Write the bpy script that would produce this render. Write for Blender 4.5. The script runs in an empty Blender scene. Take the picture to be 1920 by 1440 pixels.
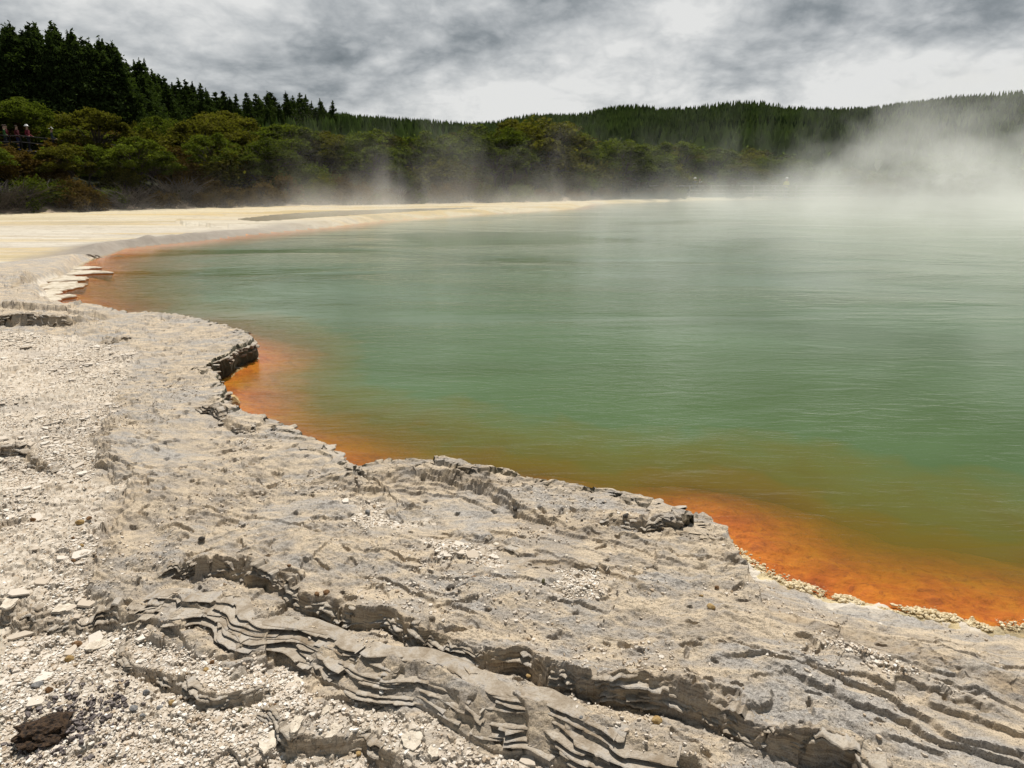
import bpy, math, random
import numpy as np
from mathutils import Vector

random.seed(7)
rng = np.random.default_rng(11)
S = bpy.context.scene
COL = S.collection
R = math.radians

# ------------------------------------------------------------------ camera
FPX, CAMZ = 1333.0, 2.1
PITCH = math.atan(390 / FPX)
CP, SP = math.cos(PITCH), math.sin(PITCH)
cd = bpy.data.cameras.new("camera")
cam = bpy.data.objects.new("camera", cd)
COL.objects.link(cam)
cam.location = (0, 0, CAMZ)
cam.rotation_euler = (math.pi / 2 - PITCH, 0, 0)
cd.sensor_width = 36
cd.lens = 36 * FPX / 1920
cd.clip_start, cd.clip_end = 0.05, 6000
S.camera = cam

# ------------------------------------------------------------------ light
SUN_AZ, SUN_EL = R(6), R(64)
sd_ = Vector((math.sin(SUN_AZ) * math.cos(SUN_EL), math.cos(SUN_AZ) * math.cos(SUN_EL), math.sin(SUN_EL)))
sl = bpy.data.lights.new("sun", 'SUN')
sl.energy, sl.angle, sl.color = 4.6, R(0.5), (1.0, 0.95, 0.87)
so = bpy.data.objects.new("sun", sl)
COL.objects.link(so)
so.rotation_euler = (-sd_).to_track_quat('-Z', 'Y').to_euler()
S.view_settings.view_transform = 'Standard'
S.view_settings.look = 'None'
S.view_settings.exposure = 0.22
S.view_settings.gamma = 1.0
S.cycles.use_denoising = True
S.cycles.max_bounces = 8
S.cycles.diffuse_bounces = 2
S.cycles.glossy_bounces = 2
S.cycles.transparent_max_bounces = 12
S.cycles.volume_bounces = 2
S.cycles.volume_step_rate = 1.0
S.cycles.volume_max_steps = 256
S.cycles.sample_clamp_indirect = 6


# ------------------------------------------------------------------ node helper
class NT:
    def __init__(self, tree):
        self.t = tree
        tree.nodes.clear()

    def n(self, kind, ins=None, **props):
        nd = self.t.nodes.new(kind)
        for k, v in props.items():
            setattr(nd, k, v)
        for k, v in (ins or {}).items():
            s = nd.inputs[k]
            if isinstance(v, bpy.types.NodeSocket):
                self.t.links.new(v, s)
            else:
                s.default_value = v
        return nd

    def math(self, op, a, b=0.0, c=None, clamp=False):
        ins = {0: a, 1: b}
        if c is not None:
            ins[2] = c
        return self.n('ShaderNodeMath', ins, operation=op, use_clamp=clamp).outputs[0]

    def mixc(self, f, a, b, blend='MIX'):
        m = self.n('ShaderNodeMix', {0: f, 6: a, 7: b}, data_type='RGBA', blend_type=blend, clamp_factor=True)
        return m.outputs[2]

    def noise(self, vec, scale, detail=4.0, rough=0.55, dist=0.0, dims='3D'):
        return self.n('ShaderNodeTexNoise', {'Vector': vec, 'Scale': scale, 'Detail': detail, 'Roughness': rough, 'Distortion': dist}, noise_dimensions=dims)

    def ramp(self, fac, stops, interp='LINEAR'):
        nd = self.n('ShaderNodeValToRGB', {0: fac})
        cr = nd.color_ramp
        cr.interpolation = interp
        while len(cr.elements) < len(stops):
            cr.elements.new(0.5)
        for e, (p, c) in zip(cr.elements, stops):
            e.position = p
            e.color = (*c, 1) if len(c) == 3 else c
        return nd.outputs[0]

    def maprange(self, v, a, b, c=0.0, d=1.0, smooth=True):
        return self.n('ShaderNodeMapRange', {0: v, 1: a, 2: b, 3: c, 4: d}, interpolation_type='SMOOTHSTEP' if smooth else 'LINEAR', clamp=True).outputs[0]

    def mapping(self, vec, scale=(1, 1, 1), loc=(0, 0, 0), rot=(0, 0, 0)):
        return self.n('ShaderNodeMapping', {'Vector': vec, 'Location': loc, 'Rotation': rot, 'Scale': scale}).outputs[0]


def c4(r, g, b):
    return (r, g, b, 1.0)


# ------------------------------------------------------------------ world: blue sky behind a deck of grey cloud
wd = bpy.data.worlds.new("World")
S.world = wd
wd.use_nodes = True
w = NT(wd.node_tree)
sky = w.n('ShaderNodeTexSky')
sky.sky_type = 'NISHITA'
sky.sun_disc = False
sky.sun_elevation = SUN_EL
sky.sun_rotation = SUN_AZ
bg_sky = w.n('ShaderNodeBackground', {'Color': sky.outputs[0], 'Strength': 0.08})
tc = w.n('ShaderNodeTexCoord').outputs['Generated']
sp = w.n('ShaderNodeSeparateXYZ', {0: tc})
zc = w.math('MAXIMUM', sp.outputs[2], 0.0)
den = w.math('ADD', zc, 0.33)
cx = w.math('DIVIDE', sp.outputs[0], den)
cy = w.math('DIVIDE', sp.outputs[1], den)
cv = w.n('ShaderNodeCombineXYZ', {0: cx, 1: cy, 2: 0.0}).outputs[0]
cvm = w.mapping(cv, (1.15, 1.0, 1.0), (5.3, 2.2, 0.0))
big = w.noise(cvm, 1.05, 2.0, 0.5, 0.2).outputs[0]
med = w.noise(cvm, 2.7, 9.0, 0.56, 0.25).outputs[0]
fine = w.math('ADD', 0.36, w.math('ABSOLUTE', w.math('SUBTRACT', w.math('MULTIPLY', w.noise(cvm, 6.0, 7.0, 0.55, 0.2).outputs[0], 2.0), 1.0)))
val = w.math('ADD', w.math('MULTIPLY', big, 0.48), w.math('ADD', w.math('MULTIPLY', med, 0.39), w.math('MULTIPLY', fine, 0.13)))
val = w.math('SUBTRACT', w.math('ADD', val, 0.122), w.math('MULTIPLY', w.math('MINIMUM', zc, .5), 0.50))
ccol = w.ramp(val, [(0.41, (0.15, 0.178, 0.196)), (0.46, (0.265, 0.293, 0.313)), (0.50, (0.40, 0.424, 0.442)), (0.54, (0.54, 0.56, 0.57)), (0.605, (0.77, 0.775, 0.765))])
bg_cl = w.n('ShaderNodeBackground', {'Color': ccol, 'Strength': 0.85})
cover = w.maprange(val, 0.30, 0.42, 0.75, 0.985)
mx = w.n('ShaderNodeMixShader', {0: cover, 1: bg_sky.outputs[0], 2: bg_cl.outputs[0]})
w.n('ShaderNodeOutputWorld', {0: mx.outputs[0]})


# ------------------------------------------------------------------ pixel -> place helpers
def ray(u, v):
    a, b = (u - 960) / FPX, (720 - v) / FPX
    return a, CP + b * SP, -SP + b * CP


def P(u, v, z=0.0):
    dx, dy, dz = ray(u, v)
    t = (z - CAMZ) / dz
    return dx * t, dy * t


def Py(u, v, y):
    dx, dy, dz = ray(u, v)
    t = y / dy
    return dx * t, y, CAMZ + dz * t


# ------------------------------------------------------------------ object helpers
def tag(o, label=None, cat=None, group=None, kind=None):
    if label:
        o['label'] = label
    if cat:
        o['category'] = cat
    if group:
        o['group'] = group
    if kind:
        o['kind'] = kind
    return o


def empty(name, loc=(0, 0, 0), rz=0.0, sc=(1, 1, 1)):
    o = bpy.data.objects.new(name, None)
    COL.objects.link(o)
    o.location = loc
    o.rotation_euler = (0, 0, rz)
    o.scale = sc
    o.empty_display_size = 0.2
    return o


def link(name, me, mats, parent=None):
    o = bpy.data.objects.new(name, me)
    COL.objects.link(o)
    for m in (mats if isinstance(mats, (list, tuple)) else [mats]):
        me.materials.append(m)
    if parent:
        o.parent = parent
    return o


def mesh_np(name, V, polys, smooth=False, attrs=None, matidx=None):
    """polys: list of (n,k) int arrays"""
    me = bpy.data.meshes.new(name)
    V = np.asarray(V, np.float32)
    me.vertices.add(len(V))
    me.vertices.foreach_set('co', V.ravel())
    loops = np.concatenate([p.ravel() for p in polys]).astype(np.int32)
    tot = np.concatenate([np.full(len(p), p.shape[1]) for p in polys]).astype(np.int32)
    st = np.concatenate([[0], np.cumsum(tot)[:-1]]).astype(np.int32)
    me.loops.add(len(loops))
    me.loops.foreach_set('vertex_index', loops)
    me.polygons.add(len(tot))
    me.polygons.foreach_set('loop_start', st)
    me.polygons.foreach_set('loop_total', tot)
    if matidx is not None:
        me.polygons.foreach_set('material_index', np.asarray(matidx, np.int32))
    me.update(calc_edges=True)
    me.polygons.foreach_set('use_smooth', np.full(len(tot), bool(smooth)))
    for k, a in (attrs or {}).items():
        a = np.asarray(a, np.float32)
        if a.ndim == 1:
            at = me.attributes.new(k, 'FLOAT', 'POINT')
            at.data.foreach_set('value', a)
        else:
            at = me.attributes.new(k, 'FLOAT_COLOR', 'POINT')
            at.data.foreach_set('color', a.ravel())
    me.update()
    return me


# ------------------------------------------------------------------ numpy noise
def h2(ix, iy, s):
    n = ix.astype(np.int64) * 374761393 + iy.astype(np.int64) * 668265263 + s * 144269504
    n = (n & 0xffffffff).astype(np.uint32)
    n = (n ^ (n >> np.uint32(13))) * np.uint32(1274126177)
    n = (n ^ (n >> np.uint32(16))) * np.uint32(2246822519)
    n = n ^ (n >> np.uint32(15))
    return n.astype(np.float32) * np.float32(1 / 4294967296.0)


def perlin(x, y, s=0):
    ix, iy = np.floor(x), np.floor(y)
    fx, fy = (x - ix).astype(np.float32), (y - iy).astype(np.float32)
    ux = fx * fx * fx * (fx * (fx * 6 - 15) + 10)
    uy = fy * fy * fy * (fy * (fy * 6 - 15) + 10)

    def g(ox, oy):
        a = h2(ix + ox, iy + oy, s) * np.float32(6.2831853)
        return np.cos(a) * (fx - ox) + np.sin(a) * (fy - oy)
    a = g(0, 0)
    a = a + (g(1, 0) - a) * ux
    b = g(0, 1)
    b = b + (g(1, 1) - b) * ux
    return (a + (b - a) * uy) * np.float32(1.5)


def fbm(x, y, s=0, oct=4, gain=0.5):
    r = np.zeros_like(x, dtype=np.float32)
    a = 1.0
    for i in range(oct):
        r += np.float32(a) * perlin(x, y, s + i * 17)
        x, y, a = x * 2.03 + 5.3, y * 2.03 + 1.7, a * gain
    return r


def worley(x, y, s=0):
    """F1, F2, hash of nearest cell, offset to nearest point"""
    ix, iy = np.floor(x), np.floor(y)
    f1 = np.full(x.shape, 9.0, np.float32)
    f2 = f1.copy()
    hid = np.zeros_like(f1)
    dxn, dyn = np.zeros_like(f1), np.zeros_like(f1)
    for ox in (-1, 0, 1):
        for oy in (-1, 0, 1):
            px = ix + ox + h2(ix + ox, iy + oy, s)
            py = iy + oy + h2(ix + ox, iy + oy, s + 91)
            dx, dy = (x - px).astype(np.float32), (y - py).astype(np.float32)
            d = np.sqrt(dx * dx + dy * dy)
            m = d < f1
            f2 = np.where(m, f1, np.minimum(f2, d))
            f1 = np.where(m, d, f1)
            hid = np.where(m, h2(ix + ox, iy + oy, s + 33), hid)
            dxn = np.where(m, dx, dxn)
            dyn = np.where(m, dy, dyn)
    return f1, f2, hid, dxn, dyn


def sstep(x, a, b):
    t = np.clip((x - a) / (b - a), 0, 1)
    return t * t * (3 - 2 * t)


def poly_sd(x, y, pts, vals=None):
    """distance, side (+1 = left of travel), interpolated values along an open polyline"""
    pts = np.asarray(pts, np.float64)
    best = np.full(x.shape, 1e9, np.float32)
    side = np.ones_like(best)
    val = np.zeros_like(best)
    for i in range(len(pts) - 1):
        ax, ay = pts[i]
        bx, by = pts[i + 1]
        ex, ey = bx - ax, by - ay
        L2 = ex * ex + ey * ey
        qx, qy = x - ax, y - ay
        t = np.clip((qx * ex + qy * ey) / L2, 0, 1)
        dx, dy = qx - t * ex, qy - t * ey
        d = dx * dx + dy * dy
        m = d < best
        best = np.where(m, d, best)
        side = np.where(m, np.sign(ex * qy - ey * qx), side)
        if vals is not None:
            val = np.where(m, vals[i] + (vals[i + 1] - vals[i]) * t, val)
    return np.sqrt(best), side, val


def inside(x, y, pts):
    r = np.zeros(x.shape, bool)
    n = len(pts)
    for i in range(n):
        ax, ay = pts[i]
        bx, by = pts[(i + 1) % n]
        if ay == by:
            continue
        c = ((ay > y) != (by > y)) & (x < (bx - ax) * (y - ay) / (by - ay) + ax)
        r ^= c
    return r


# ------------------------------------------------------------------ the shoreline: (u, v, z of the edge, width of the drop to the water)
SH = [(1920, 1168, .02, .45), (1800, 1152, .02, .45), (1700, 1135, .02, .40), (1600, 1118, .02, .40), (1500, 1090, .02, .40), (1450, 1072, .02, .35),
      (1400, 1042, .02, .30), (1350, 1005, .02, .30), (1310, 985, .03, .28), (1291, 988, .08, .15), (1286, 1004, .22, .05), (1286, 985, .28, .04), (1250, 955, .28, .04), (1180, 930, .28, .04),
      (1130, 926, .28, .04), (1090, 918, .28, .04), (1010, 907, .28, .04), (950, 884, .28, .04), (880, 885, .28, .04), (830, 870, .28, .04),
      (760, 869, .28, .04), (700, 878, .28, .04), (676, 893, .26, .04), (640, 865, .28, .04), (600, 826, .28, .04), (540, 795, .28, .04), (480, 775, .28, .04),
      (425, 764, .28, .04), (402, 762, .28, .04), (412, 738, .28, .04), (410, 716, .28, .04), (399, 702, .28, .04), (404, 690, .28, .04), (368, 683, .28, .04), (400, 664, .28, .04),
      (440, 643, .28, .04), (468, 628, .28, .04), (446, 612, .28, .04), (400, 600, .28, .04), (350, 586, .28, .04), (280, 579, .28, .05), (200, 580, .26, .05),
      (140, 582, .18, .1), (112, 580, .03, .2), (84, 572, .03, .2), (92, 552, .03, .2), (66, 543, .03, .2), (84, 530, .03, .2), (112, 521, .03, .2),
      (138, 510, .03, .2), (142, 497, .04, .2), (160, 486, .04, .25), (205, 472, .04, .3), (232, 462, .04, .4), (300, 456, .03, .4), (400, 447, .02, .4), (450, 440, .02, .5), (600, 426, .02, .6),
      (700, 414, .02, .7), (900, 401, .02, .8), (1080, 391, .02, .9), (1110, 382, .02, 1.), (1300, 375, .02, 1.), (1600, 371.5, .02, 1.), (1920, 371, .02, 1.)]
shore = [P(u, v, z) for u, v, z, _ in SH]
shw = [a[3] for a in SH]
tail = [(95, 80), (110, 50), (70, 22), (30, 9), (12, 4.6), (6.2, 2.6), (3.6, 2.55)]
shore_c = shore + tail + [shore[0]]
shw_c = shw + [1.0, 1.0, .6, .5, .45, .45, .45] + [shw[0]]


def shore_sd(x, y):
    d, _, wv = poly_sd(x, y, shore_c, shw_c)
    ins = inside(x, y, shore_c[:-1])
    return np.where(ins, d, -d).astype(np.float32), wv


def bed_depth(sd):
    """depth of the pool floor below the water at a distance from its shore"""
    s = np.maximum(sd, 0)
    return 0.012 + 0.080 * s + 0.12 * s * s


# ------------------------------------------------------------------ hill side behind the flats
AZK = np.array([-60, -40, -36, -30, -20, -10, -2, 6, 14, 25, 40, 60.])
RBK = np.array([44, 46, 47.5, 49, 51, 53.5, 56, 60, 70, 79, 86, 95.])
RIK = np.array([7, 7, 6.8, 6.0, 4.6, 3.2, 2.2, 1.6, 1.0, .6, .4, .3])


def hill_z(x, y):
    r = np.hypot(x, y)
    az = np.degrees(np.arctan2(x, y))
    rb = np.interp(az, AZK, RBK)
    ri = np.interp(az, AZK, RIK)
    t = np.clip((r - rb) / 40, 0, 1)
    z = ri * (0.25 * np.minimum(t * 8, 1) * 0.6 + 0.85 * t)
    z = z + np.clip(r - rb - 40, 0, 400) * np.interp(az, [-40, -14, -8, 60], [0.030, 0.030, 0.004, 0.0])
    return z, t


# ------------------------------------------------------------------ ground grid
az = np.radians(np.concatenate([np.linspace(-82, -43, 170)[:-1], np.linspace(-43, 43, 1290), np.linspace(43, 82, 170)[1:]]))
rr = [0.7]
while rr[-1] < 330:
    r_ = rr[-1]
    st = min((r_ * r_ + 3.24) / 1280 * 0.72, (0.19 if r_ < 27 else 0.55) if r_ < 100 else 4.0)
    rr.append(r_ + st)
rr = np.array(rr)
NA, NR = len(az), len(rr)
GX = (rr[:, None] * np.sin(az)[None]).ravel()
GY = (rr[:, None] * np.cos(az)[None]).ravel()
NV = len(GX)
X, Y = GX, GY
rad = np.repeat(rr, NA)
near = rad < 17
print('grid', NR, NA, NV)

# jagged warp used by every ledge edge
WX = np.zeros(NV, np.float32)
WY = np.zeros(NV, np.float32)
xn, yn = X[near], Y[near]
WX[near] = 0.045 * fbm(xn * 3.1, yn * 3.1, 1, 4, .5)
WY[near] = 0.045 * fbm(xn * 3.1, yn * 3.1, 51, 4, .5)
WX0, WY0 = WX.copy(), WY.copy()
WX0[near] = .045 * fbm(xn * 3.1, yn * 3.1, 1, 2, .4)
WY0[near] = .045 * fbm(xn * 3.1, yn * 3.1, 51, 2, .4)
_, _, hb, bx_, by_ = worley(xn * 9 + WX[near] * 20, yn * 9, 77)
WX[near] += (hb - .5) * 0.028
WY[near] += (np.mod(hb * 17.3, 1) - .5) * 0.028

SDn, SWn = shore_sd(X + WX * .8, Y + WY * .8)

sw_ = SWn.reshape(NR, NA)
for _ in range(30):
    p_ = np.pad(sw_, 1, mode='edge')
    sw_ = (p_[:-2, 1:-1] + p_[2:, 1:-1] + p_[1:-1, :-2] + p_[1:-1, 2:] + sw_) / 5
SWb = np.where(rad < 6, sw_.ravel(), SWn)

# ledges: points (u, v, height) with the high ground on the far side when read left to right
LEDGES = [
    dict(p=[(296, 1092, 0), (330, 1084, .05), (380, 1092, .085), (440, 1102, .10), (500, 1132, .11), (560, 1160, .11), (620, 1182, .10), (680, 1208, .10), (760, 1238, .09), (840, 1258, .09),
            (920, 1268, .10), (980, 1292, .10), (1040, 1330, .11), (1120, 1346, .12), (1200, 1362, .13), (1300, 1376, .13), (1380, 1404, .12), (1440, 1428, .11), (1520, 1470, .11), (1700, 1520, .08)],
         w=.035, n=5, L=1.3, br=.9, hs=.98),
    dict(p=[(228, 1150, 0), (262, 1160, .05), (300, 1180, .07), (400, 1192, .08), (460, 1218, .10), (560, 1254, .11), (640, 1302, .12), (700, 1332, .13), (800, 1364, .13), (880, 1402, .13), (960, 1424, .13), (1060, 1460, .12), (1250, 1520, .1)],
         w=.15, n=5, L=.9, br=.35, hs=.85, soft=1),
    dict(p=[(-120, 1090, .05), (0, 1122, .055), (60, 1152, .06), (130, 1164, .06), (190, 1154, .05), (250, 1152, .03), (300, 1150, 0)], w=.05, n=3, L=.8, br=.6),
    dict(p=[(205, 1196, 0), (222, 1206, .05), (240, 1240, .08), (300, 1280, .09), (360, 1286, .085), (385, 1306, .09), (430, 1318, .09), (500, 1314, .07), (530, 1300, 0)], w=.022, n=3, L=.7, br=.8),
    dict(p=[(482, 1345, 0), (505, 1356, .05), (540, 1392, .08), (600, 1398, .08), (680, 1396, .07), (740, 1436, .08), (850, 1480, .07), (1000, 1540, .05)], w=.022, n=3, L=.6, br=.8),
    dict(p=[(1400, 1168, 0), (1500, 1196, .035), (1600, 1222, .05), (1700, 1252, .055), (1800, 1284, .06), (1890, 1318, .06), (1990, 1356, .05), (2200, 1420, .05)], w=.13, n=5, L=.8, br=.7, soft=1, hs=.8),
    dict(p=[(560, 918, 0), (640, 930, .03), (700, 945, .02), (750, 912, .035), (860, 922, .045), (940, 962, .05), (1010, 1000, .05), (1080, 1024, .03), (1150, 1040, 0)], w=.06, n=2, L=.5, br=.35, hs=1.15),
    dict(p=[(760, 1037, 0), (800, 1032, .012), (870, 1029, .018), (930, 1046, .016), (985, 1076, 0)], w=.008, n=1, L=.5, br=.9),
    dict(p=[(965, 1112, 0), (985, 1092, .02), (1010, 1079, .028), (1055, 1080, .028), (1100, 1098, .022), (1160, 1112, .022), (1200, 1130, .028), (1212, 1146, 0)], w=.010, n=2, L=.5, br=.9),
    dict(p=[(362, 772, 0), (380, 780, .06), (410, 792, .09), (440, 812, .09), (470, 816, .05), (490, 812, 0)], w=.04, n=2, L=.5, br=.6),
    dict(p=[(-60, 828, .06), (0, 838, .08), (40, 847, .07), (80, 872, .06), (105, 885, 0)], w=.03, n=2, L=.7, br=.9, hs=.9),
    dict(p=[(-60, 608, .16), (0, 608, .16), (60, 610, .15), (120, 610, .12), (170, 603, .06), (200, 600, 0)], w=.06, n=3, L=1.2, br=.8, hs=1.0),
    dict(p=[(-60, 588, .10), (40, 592, .10), (120, 596, .10), (190, 596, .07), (230, 594, 0)], w=.06, n=2, L=.7, br=.3, hs=1.0),
    dict(p=[(190, 636, 0), (210, 640, .07), (245, 634, .07), (262, 632, 0)], w=.04, n=2, L=.6, br=.5),
    dict(p=[(128, 630, 0), (150, 631, .05), (172, 622, .05), (190, 620, 0)], w=.04, n=2, L=.6, br=.5),
    dict(p=[(222, 735, 0), (190, 800, .05), (180, 870, .06), (232, 930, .05), (205, 1000, .04), (182, 1080, .04), (200, 1120, 0)], w=.10, n=3, L=.6, br=.3, hs=1.1),
    dict(p=[(30, 540, 0), (42, 533, .12), (70, 522, .18), (110, 511, .18), (140, 499, .14), (150, 492, 0)], w=.08, n=2, L=1.2, br=.7, hs=1.0),
    dict(p=[(1090, 1004, 0), (1150, 1008, .05), (1210, 1015, .08), (1290, 1012, .09), (1300, 1008, 0)], w=.03, n=2, L=.5, br=.6),
    dict(p=[(1225, 1038, 0), (1270, 1034, .03), (1300, 1030, 0)], w=.02, n=1, L=.3, br=.6),
    dict(p=[(1320, 1052, 0), (1360, 1064, .03), (1400, 1078, .035), (1450, 1092, 0)], w=.02, n=2, L=.35, br=.5),
    dict(p=[(660, 882, 0), (676, 897, .08), (700, 890, 0)], w=.04, n=2, L=.35, br=.4),
    dict(p=[(-80, 496, .12), (0, 489, .10), (90, 478, .09), (160, 470, .06), (232, 461, 0)], w=.15, n=2, L=4., br=.7),
    dict(p=[(0, 700, 0), (20, 696, .06), (45, 690, .06), (60, 684, 0)], w=.03, n=2, L=.5, br=.6),
    dict(p=[(0, 985, .05), (25, 972, .05), (60, 965, 0)], w=.02, n=2, L=.4, br=.7),
    dict(p=[(60, 905, 0), (90, 915, .025), (130, 918, .02), (160, 910, 0)], w=.02, n=2, L=.4, br=.5),
]
Z = np.full(NV, .20, np.float32)
RIS = np.zeros(NV, np.float32)
Xw, Yw = X + WX, Y + WY
for li, ld in enumerate(LEDGES):
    pts = np.array([P(u, v, .22) for u, v, _ in ld['p']])
    hs = [a[2] for a in ld['p']]
    m = near & (X > pts[:, 0].min() - 4) & (X < pts[:, 0].max() + 4) & (Y > pts[:, 1].min() - 3.2) & (Y < pts[:, 1].max() + 4)
    idx = np.nonzero(m)[0]
    if not len(idx):
        continue
    d, sg, hv = poly_sd(X[idx] + (WX0 if ld.get('soft') else WX)[idx], Y[idx] + (WY0 if ld.get('soft') else WY)[idx], pts, hs)
    sd = d * sg
    k = ld['n']
    acc = np.zeros(len(idx), np.float32)
    edge = np.maximum(rad[idx] * 0.0022, .004)
    sd = sd + (.15 if ld.get('soft') else .4) * ld['w'] * fbm(X[idx] * 5, Y[idx] * 5, 300 + li * 20, 2, .5)
    for j in range(k):
        jit = (0.3 * ld['w'] / k + .004) * fbm(X[idx] * 13, Y[idx] * 13, 301 + li * 20 + j, 2, .6)
        acc += sstep(sd - ld['w'] * j / k + jit, 0, edge * 1.6) / k
    if ld.get('soft'):
        u_ = np.clip(sd / ld['w'] + .05 * fbm(X[idx] * 4.5, Y[idx] * 4.5, 310 + li, 3, .5), 0, 1)
        acc = u_
    hvm = hv * ld.get('hs', .6) * (1 + .35 * perlin(X[idx] * 2.3, Y[idx] * 2.3, 900 + li))
    Z[idx] += hvm * acc * np.exp(-np.maximum(sd, 0) / ld['L'])
    Z[idx] -= hv * .10 * np.exp(-np.maximum(-sd, 0) / .10) * (sd <= 0)     # scour at the foot
    ld['world'] = pts
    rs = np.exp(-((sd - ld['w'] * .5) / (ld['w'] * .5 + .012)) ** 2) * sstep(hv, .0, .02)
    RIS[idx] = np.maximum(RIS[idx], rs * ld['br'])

# zones
flat_line = np.array([P(u, v, .22) for u, v in [(-900, 560), (-300, 515), (0, 489), (90, 478), (160, 470), (232, 461), (300, 452), (420, 440), (600, 418), (760, 405), (900, 396), (1080, 386)]])
d, sg, _ = poly_sd(X, Y, flat_line)
FLAT = np.where((X < flat_line[-1, 0]) | (Y > flat_line[-1, 1]), sstep(d * sg, -.25, .35), 0.0).astype(np.float32)
FLAT = np.where(Y > flat_line[-1, 1], 1.0, FLAT).astype(np.float32)


def pxpoly(pts, z=.22):
    return [P(u, v, z) for u, v in pts]


FLAKY = [pxpoly([(-500, 600), (0, 622), (120, 628), (260, 650), (240, 720), (200, 790), (178, 860), (215, 930), (190, 1010), (178, 1090), (200, 1130), (262, 1165), (300, 1196), (460, 1228), (560, 1266), (640, 1316), (800, 1376), (1000, 1440), (1150, 1520), (600, 2300), (-900, 2300), (-900, 900)]),
         pxpoly([(630, 965), (700, 958), (770, 985), (790, 1010), (740, 1018), (650, 1000)]),
         pxpoly([(770, 1038), (870, 1034), (930, 1050), (980, 1085), (940, 1098), (800, 1068)]),
         pxpoly([(985, 1100), (1010, 1084), (1060, 1086), (1190, 1132), (1150, 1142), (1060, 1140)]),
         pxpoly([(1540, 1245), (1600, 1250), (1740, 1300), (1860, 1345), (1760, 1330), (1600, 1285)]),
         pxpoly([(410, 828), (440, 822), (480, 830), (470, 842), (420, 840)])]
GRV = np.zeros(NV, np.float32)
for pg in FLAKY:
    pc = pg + [pg[0]]
    d, _, _ = poly_sd(X[near] + 2.5 * WX[near], Y[near] + 2.5 * WY[near], pc)
    ins = inside(X[near] + 2.5 * WX[near], Y[near] + 2.5 * WY[near], pg)
    GRV[near] = np.maximum(GRV[near], sstep(np.where(ins, d, -d), -.03, .06))
GRV *= (1 - FLAT)

# relief of the near rock
x, y = xn, yn
g = GRV[near]
fl = FLAT[near]
soft = fbm(x * .9, y * .9, 5, 3) * .022
# long axes: along the rim and away from it (about the trend of the big ledges)
ca_, sa_ = math.cos(R(-27)), math.sin(R(-27))
al, ac = x * ca_ + y * sa_, -x * sa_ + y * ca_
smask = sstep(fbm(x * 1.1, y * 1.1, 15, 3), -.35, .35)           # rough crust here, smooth slab there
crust = (np.abs(fbm(al * 4.6, ac * 7.4, 9, 5, .56)) * .024 - .008) * (.42 + .58 * smask)
lump = fbm(al * 1.3, ac * 3.4, 19, 4, .52) * .014
fizz = fbm(x * 24, y * 24, 29, 2, .6) * .0048 * (.5 + .5 * smask) * np.clip(5 / np.hypot(x, y), .5, 1)
pf, _, ph, _, _ = worley(x * 8.5 + .6 * perlin(x * 9, y * 9, 40), y * 8.5 + .6 * perlin(x * 9, y * 9, 41), 39)
pits = -1.3 * (ph > .66) * (1 - sstep(pf, .10 + .25 * (ph - .72), .22 + .30 * (ph - .72))) * .020
sdl = np.maximum(-SDn[near], 0)
q_ = (-.050 * sdl + .030 * fbm(al * .8, ac * 1.5, 71, 4, .5)) / .0125 + .22 * fbm(x * 9, y * 9, 72, 3, .5)
fr_ = q_ - np.floor(q_)
lh = .45 + 1.1 * h2(np.floor(q_), np.zeros_like(q_), 73)           # some steps are higher than others
fade = sstep(fbm(al * .9, ac * 1.6, 74, 3), -.65, .1)              # steps die out along their length
terr = (sstep(fr_, .0, .11) - fr_) * .0165 * lh * fade
f1, f2, hid, dx, dy = worley(x * 22 + .5 * perlin(x * 30, y * 30, 3), y * 22 + .5 * perlin(x * 30, y * 30, 4), 5)
f1b, f2b, hib, dxb, dyb = worley(x * 9.5 + .3 * perlin(x * 20, y * 20, 6), y * 9.5 + .3 * perlin(x * 20, y * 20, 7), 8)
tile = (hid - .5) * .007 + (np.mod(hid * 7.7, 1) - .5) * dx * .010 + (np.mod(hid * 13.1, 1) - .35) * dy * .011 - (1 - sstep(f2 - f1, .0, .10)) * .004
tileb = (hib - .5) * .014 + (np.mod(hib * 7.7, 1) - .5) * dxb * .014 + (np.mod(hib * 13.1, 1) - .4) * dyb * .016 - (1 - sstep(f2b - f1b, .0, .05)) * .007
stg = (.06 * fbm(x * 1.1, y * 1.1, 171, 3)) / .013 + .5 * fbm(x * 12, y * 12, 172, 3, .6)
tg = (np.floor(stg) + sstep(stg - np.floor(stg), .0, .15)) * .013
patch = sstep(fbm(al * 1.4, ac * 2.6, 88, 3), -.25, .25)
zr = soft + crust + lump * .8 + fizz + pits + terr * 1.5
zg = soft * .6 + tg * 1.0 + 1.35 * tile * (1 - .4 * patch) + 1.5 * tileb * patch + fizz * .4
Z[near] += (zr * (1 - g) + zg * g) * (1 - fl * .85)
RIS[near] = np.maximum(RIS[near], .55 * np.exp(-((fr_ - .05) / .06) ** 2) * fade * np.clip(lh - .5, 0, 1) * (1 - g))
Z += (.035 * np.exp(-np.maximum(-SDn, 0) / .35) * (SWn < .1)).astype(np.float32)
# ground under the left foreground lies lower
Z[near] -= .05 * sstep(-(x * .8 + y - 2.2), 0, 1.0) * g

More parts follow.
